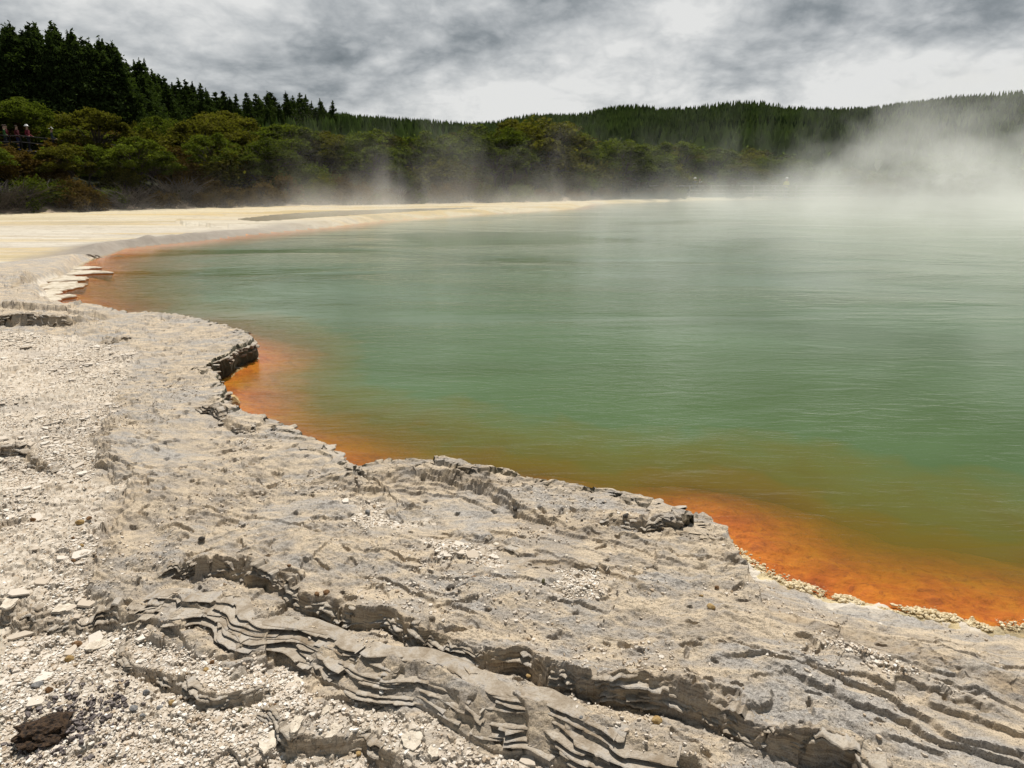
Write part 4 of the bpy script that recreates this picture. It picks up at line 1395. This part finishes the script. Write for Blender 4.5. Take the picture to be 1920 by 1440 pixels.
people_spots = [(14, 246, 64), (30, 243, 65.5), (49, 238, 66), (94, 242, 67)]
tiers = [  # name, distance beyond the foot of the slope, spacing in degrees, kinds
    ('front scrub row', 1.0, 1.25, 'low'),
    ('second scrub row', 4.5, 1.25, 'mix'),
    ('third scrub row', 9.5, 1.3, 'mix'),
    ('fourth scrub row', 16, 1.4, 'tree'),
    ('fifth scrub row', 24, 1.4, 'tree'),
    ('top scrub row', 33, 1.5, 'tree')]
n_plants = 0
for ti, (tn, dist, spc, kd) in enumerate(tiers):
    row = []
    a_ = -39.5
    while a_ < 40:
        aj = a_ + random.uniform(-.45, .45) * spc
        rb = float(np.interp(aj, AZK, RBK))
        r_ = rb + dist * random.uniform(.85, 1.15) + random.uniform(-.8, .8)
        x0, y0 = r_ * math.sin(R(aj)), r_ * math.cos(R(aj))
        row.append((aj, x0, y0))
        a_ += spc
    for k, (aj, x0, y0) in enumerate(row):
        if (aj > 20 and ti > 1) or aj > 34:
            continue
        
        # leave the path with the walkers open
        if -40 < aj < -31.2 and ti in (2,) and y0 < 58:
            sc_lim = .62
        elif -40 < aj < -30 and ti == 3:
            sc_lim = .8
            x0, y0 = x0 * 1.13, y0 * 1.13
        else:
            sc_lim = 1.0
        z0 = float(hill_z(np.array([x0]), np.array([y0]))[0][0])
        rnd = random.random()
        rustside = aj < -20
        if kd == 'low':
            kind = 'brush' if (rnd < (.42 if aj < -24 else .16) and aj < -8) else ('rust' if rnd < .6 else 'shrub')
        elif kd == 'mix':
            kind = ('rust' if rnd < (.40 if rustside else .12) else ('shrub' if rnd < .60 else 'tree'))
        else:
            kind = 'tree' if rnd < (.62 if aj > -20 else .5) and k % 3 else ('rust' if rnd > .88 else 'shrub')
        far = .55 + .45 * sc_lim
        if kind == 'tree':
            hgt = random.uniform(3.8, 5.6) if aj < -4 else random.uniform(4.6, 6.9)
            if ti <= 1:
                hgt *= .72
            if aj < -6 and ti >= 4:
                hgt *= .72
            if aj > 12:
                hgt *= .9
            hgt *= sc_lim
            pi_ = random.randrange(5)
            s = hgt / 6.0
            wsc = s * random.uniform(1.0, 1.3)
            sz = 'tall' if hgt > 5.6 else ('broad' if wsc > .95 else 'small')
            colr = 'dark green' if pi_ in (0, 1, 3) else 'olive'
            plant('spreading_tree', PT['tree'][pi_], (x0, y0, z0 - .1), (wsc, wsc, s), random.uniform(0, 6.3),
                  f'{sz} {colr} flat topped tree, {nth(k)} from left in the {tn}', 'tree', 'spreading trees on the far bank')
        elif kind in ('shrub', 'rust'):
            hgt = (random.uniform(1.6, 3.0) if ti else random.uniform(1.0, 2.0)) * sc_lim
            pi_ = random.randrange(2) if kind == 'shrub' else 2 + random.randrange(2)
            s = hgt / 2.6
            wsc = s * random.uniform(1.0, 1.4)
            colr = {0: 'dark green', 1: 'olive', 2: 'rusty brown', 3: 'rusty brown'}[pi_]
            plant('scrub_bush', PT['shrub'][pi_], (x0, y0, z0 - .1), (wsc, wsc, s), random.uniform(0, 6.3),
                  f'{colr} rounded bush, {nth(k)} from left in the {tn}', 'bush', 'scrub bushes on the slope')
        else:
            s = random.uniform(.7, 1.1)
            me = PTw[random.randrange(3)]
            o = bpy.data.objects.new('bare_brush', me)
            COL.objects.link(o)
            o.location, o.rotation_euler, o.scale = (x0, y0, z0 - .05), (0, 0, random.uniform(0, 6.3)), (s * 1.3, s * 1.3, s)
            tag(o, f'leafless grey twiggy bush, {nth(k)} from left in the {tn}', 'bush', 'leafless grey bushes at the slope foot')
        n_plants += 1
print('plants', n_plants)

# undergrowth closing the floor between the bushes
gu = np.random.default_rng(21)
cand = np.nonzero((ht > .012) & (rad < 170) & (ht < 1.01))[0]
wt = cell[cand] * np.where(rad[cand] < 100, 1.0, .6)
cu = gu.choice(cand, 5200, p=wt / wt.sum(), replace=False)
cc = np.repeat(VV[cu], 26, 0)
sz = np.repeat(gu.uniform(.35, 1.0, len(cu)), 26)[:, None]
cc = cc + gu.normal(size=cc.shape) * sz * np.array([.8, .8, .35]) + np.array([0, 0, .25]) * sz
lv, lq = leaf_quads(cc, .17, gu, .3)
tag(link('undergrowth', mesh_np('undergrowth', lv, [lq]), mat_leaf('undergrowth', (.009, .012, .004), (.040, .042, .012), .2, .3)), kind='stuff')

# pale dead branch standing in the scrub
pts = [Py(76, 372, 42.2), Py(79, 358, 42.2), Py(88, 347, 42.3), Py(93, 336, 42.3)]
b1 = tube(pts, [.05, .04, .03, .012], 5)
b2 = tube([pts[2], Py(91, 352, 42.2), Py(97, 350, 42.2)], [.025, .018, .008], 4)
v_, q_ = join([b1, b2])
o = link('dead_branch', mesh_np('dead_branch', v_, [q_]), mat_simple('dead_wood', (.32, .29, .24), (.5, .46, .4), 9))
tag(o, 'bleached crooked dead branch sticking out of the dark scrub', 'branch')

# ------------------------------------------------------------------ pine ridge
TOPS = [(-60, 40), (-42, 52), (-22, 44), (3, 46), (16, 41), (32, 56), (47, 42), (60, 45), (75, 66), (98, 42), (110, 66), (123, 72), (138, 55), (158, 70), (172, 84), (185, 68), (195, 80), (210, 78), (235, 113), (258, 110),
        (270, 131), (285, 131), (297, 141), (310, 143), (330, 147), (350, 150), (374, 156), (386, 166), (402, 171), (420, 169), (437, 176), (460, 172), (480, 174), (500, 171), (516, 180), (535, 172), (550, 180), (565, 175), (584, 190), (600, 186), (622, 189)]
npine = 0
for row, (dr_, dv, jit) in enumerate(((0, 0, 0), (-9, 16, 10), (9, 6, 10), (18, 9, 10))):
    for k, (u, v_) in enumerate(TOPS):
        if row and k == len(TOPS) - 1:
            continue
        uu_ = u + (random.uniform(-jit, jit) if row else 0)
        yd = float(np.interp(u, [-60, 230, 330, 625], [112, 122, 165, 275])) + dr_
        x0, y0, zt = Py(uu_, v_ + (dv + random.uniform(-6, 10) if row else 0), yd)
        z0 = float(hill_z(np.array([x0]), np.array([y0]))[0][0])
        h_ = max(zt - z0, 6)
        s = h_ / 18
        wsc = random.uniform(.85, 1.2) * min(max(s, .7), 1.15)
        lab = (f'dark pine, {nth(k)} from left along the ridge skyline' if row == 0 else
               f'dark pine, {nth(k)} from left in the row {["", "in front of", "close behind", "far behind"][row]} the skyline pines')
        plant('pine_tree', PT['pine'][random.randrange(5)], (x0, y0, z0 - .3), (wsc, wsc, s), random.uniform(0, 6.3), lab, 'tree', 'dark pines on the ridge')
        npine += 1
print('pines', npine)

# ------------------------------------------------------------------ far hills under pine plantation
CREST = [(200, 225), (500, 216), (625, 219), (700, 226), (800, 233), (880, 239), (930, 237), (960, 229), (1010, 223), (1060, 223), (1100, 221), (1150, 208), (1190, 205), (1250, 211), (1300, 208), (1380, 198), (1430, 198), (1470, 208),
         (1550, 211), (1620, 211), (1700, 201), (1780, 189), (1850, 184), (1920, 179), (2100, 165), (2400, 170)]
HU = np.linspace(200, 2400, 260)
HC = np.interp(HU, [c[0] for c in CREST], [c[1] for c in CREST]) + 11
ys = np.concatenate([np.linspace(105, 520, 70), np.linspace(540, 800, 10)])
hv = np.zeros((len(ys), len(HU), 3))
for j, (u, cvv) in enumerate(zip(HU, HC)):
    xc, yc, zc_ = Py(u, cvv, 520)
    s = (ys - 105) / 415
    prof = np.where(s <= 1, .12 * s + .88 * s ** 1.25, 1 - (s - 1) * .9)
    hv[:, j, 0] = xc / 520 * ys
    hv[:, j, 1] = ys
    hv[:, j, 2] = .8 + (zc_ - .8) * prof
bump = fbm(hv[..., 0].ravel() / 90, hv[..., 1].ravel() / 90, 61, 3).reshape(hv.shape[:2])
hv[..., 2] += bump * 5 * np.clip(np.sin(np.clip((ys - 105) / 415, 0, 1) * np.pi), 0, 1)[:, None]
gi = np.arange(hv.shape[0] * hv.shape[1]).reshape(hv.shape[:2])
hq = np.stack([gi[:-1, :-1], gi[:-1, 1:], gi[1:, 1:], gi[1:, :-1]], -1).reshape(-1, 4)
tag(link('far_hills', mesh_np('far_hills', hv.reshape(-1, 3), [hq], True), mat_simple('forest_floor', (.012, .018, .006), (.03, .036, .012), .1)), kind='structure')


def conifer_far(n, pos, hts, g_):
    """pointed trees, each four ragged skirts"""
    K, V_, T_ = 7, [], []
    base = 0
    for lev in range(4):
        zb, zt_ = .06 + .22 * lev, min(1.0, .48 + .20 * lev) if lev < 3 else 1.0
        rb = (.20 - .043 * lev)
        ang = (np.arange(K)[None] + g_.uniform(-.3, .3, (n, K))) * 2 * np.pi / K + g_.uniform(0, 6.28, (n, 1))
        rad_ = rb * hts[:, None] * g_.uniform(.55, 1.25, (n, K))
        zz = pos[:, 2:3] + hts[:, None] * (zb + g_.uniform(-.05, .05, (n, K)))
        ringv = np.stack([pos[:, :1] + np.cos(ang) * rad_, pos[:, 1:2] + np.sin(ang) * rad_, zz], -1)
        apex = np.stack([pos[:, 0] + g_.normal(0, .02, n) * hts, pos[:, 1], pos[:, 2] + hts * zt_], -1)[:, None]
        V_.append(np.concatenate([ringv, apex], 1).reshape(-1, 3))
        o = base + (np.arange(n) * (K + 1))[:, None]
        k = np.arange(K)[None]
        T_.append(np.stack([o + k, o + (k + 1) % K, np.broadcast_to(o + K, (n, K))], -1).reshape(-1, 3))
        base += n * (K + 1)
    return np.concatenate(V_), np.concatenate(T_)


g_ = np.random.default_rng(91)
N = 22000
fj = g_.uniform(0, len(HU) - 1.001, N)
yy = 112 + (535 - 112) * np.sqrt(g_.random(N))
fi = np.interp(yy, ys, np.arange(len(ys)))
i_, j_ = np.minimum(fi.astype(int), len(ys) - 2), fj.astype(int)
a_, b_ = (fi - i_)[:, None], (fj - j_)[:, None]
pos = (hv[i_, j_] * (1 - a_) * (1 - b_) + hv[i_ + 1, j_] * a_ * (1 - b_) + hv[i_, j_ + 1] * (1 - a_) * b_ + hv[i_ + 1, j_ + 1] * a_ * b_)
hts = g_.uniform(4.5, 8.5, N)
V_, T_ = conifer_far(N, pos, hts, g_)
tag(link('far_pine_forest', mesh_np('far_pine_forest', V_, [T_]), mat_leaf('far_pines', (.030, .052, .018), (.260, .330, .115), .5, .03)), kind='stuff')


# ------------------------------------------------------------------ boardwalk rail on the far shore
M_wood = mat_simple('grey_timber', (.20, .18, .16), (.36, .33, .30), 3)


def box(x0, x1, y0, y1, z0, z1):
    V_ = np.array([(x, y, z) for z in (z0, z1) for y in (y0, y1) for x in (x0, x1)])
    q_ = np.array([(0, 2, 3, 1), (4, 5, 7, 6), (0, 1, 5, 4), (2, 6, 7, 3), (0, 4, 6, 2), (1, 3, 7, 5)])
    return V_, q_


BY = 69.0
bx0, bx1 = Py(1212, 360, BY)[0], Py(1600, 360, BY)[0]
bw = empty('boardwalk', (0, BY, 0))
tag(bw, 'grey timber boardwalk with handrail on the far shore behind steam', 'boardwalk')
DK = .15
v_, q_ = box(bx0, bx1, 0, 2.0, DK - .08, DK)
link('deck', mesh_np('deck', v_, [q_]), M_wood, bw)
for z_ in (1.12, .72, .42):
    v_, q_ = box(bx0, bx1, -.03, .03, DK + z_ - .10, DK + z_)
    link('rail', mesh_np('rail', v_, [q_]), M_wood, bw)
xx = bx0 + .06
pm = None
while xx < bx1:
    if pm is None:
        v_, q_ = box(-.05, .05, .032, .13, -.3, DK + 1.16)
        pm = mesh_np('post', v_, [q_])
        pm.materials.append(M_wood)
    o = bpy.data.objects.new('post', pm)
    COL.objects.link(o)
    o.parent = bw
    o.location = (xx, 0, 0)
    xx += 2.0


# ------------------------------------------------------------------ walkers
M_skin = mat_simple('skin', (.42, .26, .18), (.50, .32, .23), 8)
M_hair = mat_simple('hair', (.03, .02, .015), (.06, .04, .03), 20)


def skin_mesh(name, joints, edges, rads, levels=2):
    me = bpy.data.meshes.new(name + '_rig')
    me.from_pydata(joints, edges, [])
    o = bpy.data.objects.new(name, me)
    COL.objects.link(o)
    o.modifiers.new('s', 'SKIN')
    for sv, r_ in zip(me.skin_vertices[0].data, rads):
        sv.radius = (r_[0], r_[1]) if isinstance(r_, tuple) else (r_, r_)
    me.skin_vertices[0].data[0].use_root = True
    o.modifiers.new('d', 'SUBSURF').levels = levels
    dg = bpy.context.evaluated_depsgraph_get()
    out = bpy.data.meshes.new_from_object(o.evaluated_get(dg))
    bpy.data.objects.remove(o)
    return out


def person(loc, face, shirt, legs, hat, label, arm_fwd=.25, group='walkers on the paths'):
    J = [(0, 0, .95), (0, 0, 1.15), (0, 0, 1.38), (0, .0, 1.50), (0, .02, 1.60), (0, .01, 1.72),
         (.10, 0, .90), (.11, .03, .50), (.11, -.02, .07), (.11, .12, .03), (-.10, 0, .90), (-.11, -.05, .50), (-.11, -.10, .07), (-.11, .04, .03),
         (.19, 0, 1.40), (.25, -.02, 1.13), (.23, arm_fwd, .98), (.22, arm_fwd + .10, .96), (-.19, 0, 1.40), (-.25, -.02, 1.13), (-.23, arm_fwd, .98), (-.22, arm_fwd + .10, .96)]
    E = [(0, 1), (1, 2), (2, 3), (3, 4), (4, 5), (0, 6), (6, 7), (7, 8), (8, 9), (0, 10), (10, 11), (11, 12), (12, 13), (2, 14), (14, 15), (15, 16), (16, 17), (2, 18), (18, 19), (19, 20), (20, 21)]
    Rd = [(.15, .11), (.14, .10), (.16, .11), .055, (.075, .09), (.07, .085), .085, .06, .045, .04, .085, .06, .045, .04, .06, .045, .035, .035, .06, .045, .035, .035]
    root = empty('person', loc, face)
    tag(root, label, 'person', group)
    me = skin_mesh('body', J, E, Rd)
    n = len(me.vertices)
    co = np.zeros(n * 3)
    me.vertices.foreach_get('co', co)
    co = co.reshape(-1, 3)
    mats = [M_skin, mat_simple('shirt', shirt, [c * 1.15 for c in shirt], 6), mat_simple('trousers', legs, [c * 1.2 for c in legs], 6)]
    idx_ = []
    for p in me.polygons:
        c = p.center
        mi = 2 if c[2] < .93 and abs(c[0]) < .19 else (1 if c[2] < 1.47 and c[1] < arm_fwd * .6 + .06 else 0)
        if abs(c[0]) < .2 and c[2] < .93:
            mi = 2
        idx_.append(mi)
        p.use_smooth = True
    me.materials.clear()
    link('body', me, mats, root)
    me.polygons.foreach_set('material_index', idx_)
    v, f = ICO3
    hv_ = v[:, :] * np.array([.088, .102, .085]) + np.array([0, -.012, 1.715])
    keep = (hv_[f].mean(1)[:, 2] > 1.70) | (hv_[f].mean(1)[:, 1] < -.03)
    link('hair', mesh_np('hair', hv_, [f[keep]], True), M_hair, root)
    if hat:
        K = 18
        ang = np.arange(K) * 2 * np.pi / K
        rows = [(.20, 1.735), (.11, 1.755), (.105, 1.81), (.085, 1.85), (.03, 1.86)]
        V_ = np.concatenate([np.stack([np.cos(ang) * r_, np.sin(ang) * r_, np.full(K, z_)], 1) for r_, z_ in rows])
        k = np.arange(K)
        qd = np.concatenate([np.stack([j * K + k, j * K + (k + 1) % K, (j + 1) * K + (k + 1) % K, (j + 1) * K + k], 1) for j in range(4)])
        link('hat', mesh_np('hat', V_, [qd, (4 * K + k)[None]], True), mat_simple('hat_cloth', hat, hat, 5), root)
    return root


def stand(u, v_head, yd):
    x0, y0, zt = Py(u, v_head, yd)
    return x0, y0, zt - 1.78


WK = [(5, 234, 56.0, (.05, .13, .04), (.03, .03, .04), None, 'walker in green top at the left edge of the path'),
      (9, 234, 57.0, (.13, .02, .03), (.02, .02, .03), None, 'walker in dark red top near the left edge'),
      (29, 235, 56.5, (.09, .015, .02), (.03, .03, .08), None, 'dark clothed walker behind the white hatted one'),
      (49, 235, 56.5, (.16, .02, .03), (.02, .02, .03), (.80, .80, .78), 'walker in white sun hat and red top'),
      (95, 240, 57.0, (.04, .05, .06), (.02, .02, .03), (.80, .80, .78), 'walker in white sun hat half hidden by bushes'),
      (133, 245, 57.5, (.12, .03, .02), (.03, .03, .03), None, 'walker in orange brown top deeper along the wooded path')]
for u, vh, yd, sh_, lg, ht_, lab in WK:
    person(stand(u, vh, yd), -1.2 + random.uniform(-.4, .4), sh_, lg, ht_, lab)
# trodden path they stand on, cut across the slope
px_ = [stand(u, vh, yd) for u, vh, yd, *_ in WK]
px_ = [(px_[0][0] - 12, px_[0][1] - 2, px_[0][2] + .3)] + px_ + [(px_[-1][0] + 6, px_[-1][1] + 1.5, px_[-1][2] - .5)]
px_ = sorted(px_)
V_ = np.array([(p[0], p[1] + dy, p[2] - dz) for p in px_ for dy, dz in ((-1.0, .02), (1.4, .02), (1.4, 1.8), (-1.0, 1.8))])
qd = np.array([[i * 4 + k, i * 4 + (k + 1) % 4, i * 4 + 4 + (k + 1) % 4, i * 4 + 4 + k] for i in range(len(px_) - 1) for k in range(4)])
tag(link('path', mesh_np('path', V_, [qd]), mat_simple('path_dirt', (.02, .017, .012), (.05, .042, .03), 2)), kind='structure')
rail_ = empty('path_fence', (0, 0, 0))
tag(rail_, 'dark timber rail fence along the wooded path below the walkers', 'fence')
fp = [(p[0], p[1] - .9, p[2]) for p in px_]
M_dwood = mat_simple('dark_timber', (.02, .018, .016), (.045, .04, .035), 3)
for z_ in (.55, 1.0):
    v_, q_ = tube([(p[0], p[1], p[2] + z_) for p in fp], [.045] * len(fp), 4)
    link('rail', mesh_np('rail', v_, [q_]), M_dwood, rail_)
for p in fp:
    v_, q_ = tube([(p[0], p[1], p[2] - .8), (p[0], p[1], p[2] + 1.05)], [.05, .05], 5)
    link('post', mesh_np('post', v_, [q_]), M_dwood, rail_)

for u, vh, yd, sh_, lg, ht_, lab in [(1303, 337, 69.8, (.10, .12, .14), (.05, .06, .08), (.75, .75, .72), 'pale hatted walker at the boardwalk rail behind steam'),
                                     (1312, 341, 70.2, (.72, .74, .74), (.10, .10, .12), None, 'walker in white top at the boardwalk rail'),
                                     (1474, 350, 69.6, (.62, .58, .12), (.12, .12, .14), (.80, .80, .76), 'walker in yellow jacket faint in the steam')]:
    x0, y0, _ = Py(u, vh, yd)
    person((x0, y0, DK), math.pi, sh_, lg, ht_, lab)


# ------------------------------------------------------------------ steam over the pool
def mat_steam():
    m, t = new_mat("steam")
    pos = t.n('ShaderNodeTexCoord').outputs['Object']
    sp_ = t.n('ShaderNodeSeparateXYZ', {0: pos})
    x_, y_, z_ = sp_.outputs[0], sp_.outputs[1], sp_.outputs[2]
    n1 = t.noise(t.mapping(pos, (.085, .06, .13)), 1.0, 4, .58, .6).outputs[0]
    n2 = t.noise(t.mapping(pos, (.26, .16, .20), (4, 7, 1)), 1.0, 3, .6, .7).outputs[0]
    nn = t.math('ADD', t.math('MULTIPLY', n1, .6), t.math('MULTIPLY', n2, .4))
    # how far right of the middle of the pool a point lies, seen along its length
    side = t.maprange(t.math('SUBTRACT', x_, t.math('MULTIPLY', y_, .20)), 0, 24)
    hs = t.math('ADD', 2.2, t.math('MULTIPLY', side, 6.6))                      # height the steam reaches
    fall = t.math('POWER', 2.718, t.math('MULTIPLY', t.math('DIVIDE', z_, hs), -1.0))
    amt = t.math('ADD', .045, t.math('MULTIPLY', side, .09))
    fy = t.math('MULTIPLY', t.maprange(y_, 13, 32), t.maprange(y_, 82, 70))
    thr = t.math('ADD', .455, t.math('MULTIPLY', t.math('DIVIDE', z_, t.math('ADD', 3.0, t.math('MULTIPLY', side, 16.0))), .22))
    puff = t.math('MULTIPLY', t.math('SUBTRACT', nn, thr), 8.0, clamp=True)
    low = t.math('MULTIPLY', t.math('POWER', 2.718, t.math('MULTIPLY', z_, -1.5)), t.maprange(t.math('ADD', x_, t.math('MULTIPLY', y_, .25)), -10, 8, .004, .024))
    d_ = t.math('ADD', t.math('MULTIPLY', t.math('MULTIPLY', puff, fall), amt), low)
    d_ = t.math('MULTIPLY', d_, fy)
    # thin drifts rising before the trees on the far side
    nw = t.noise(t.mapping(pos, (.17, .14, .13), (2, 5, 0), (R(14), R(-24), 0)), 1.0, 5, .62, 1.4).outputs[0]
    wis = t.math('MULTIPLY', t.math('SUBTRACT', nw, t.math('ADD', .50, t.math('MULTIPLY', z_, .008))), 7.0, clamp=True)
    wg = t.math('MULTIPLY', t.math('MULTIPLY', t.maprange(y_, 38, 44), t.maprange(y_, 62, 54)), t.maprange(x_, -17, -11))
    wis = t.math('MULTIPLY', t.math('MULTIPLY', wis, wg), t.math('MULTIPLY', t.math('POWER', 2.718, t.math('MULTIPLY', z_, -.32)), .055))
    d_ = t.math('ADD', d_, wis)
    edge = t.math('MULTIPLY', t.maprange(z_, 15.5, 11), t.maprange(x_, -24, -12))
    d_ = t.math('MULTIPLY', d_, edge)
    vol = t.n('ShaderNodeVolumePrincipled', {'Color': c4(.97, .965, .95), 'Density': d_, 'Anisotropy': .25})
    o = t.n('ShaderNodeOutputMaterial')
    t.t.links.new(vol.outputs[0], o.inputs['Volume'])
    try:
        m.cycles.volume_step_rate = 0.6
    except Exception:
        pass
    return m


v_, q_ = box(-24, 64, 12, 82, .015, 16)
tag(link('steam', mesh_np('steam', v_, [q_]), mat_steam()), kind='stuff')
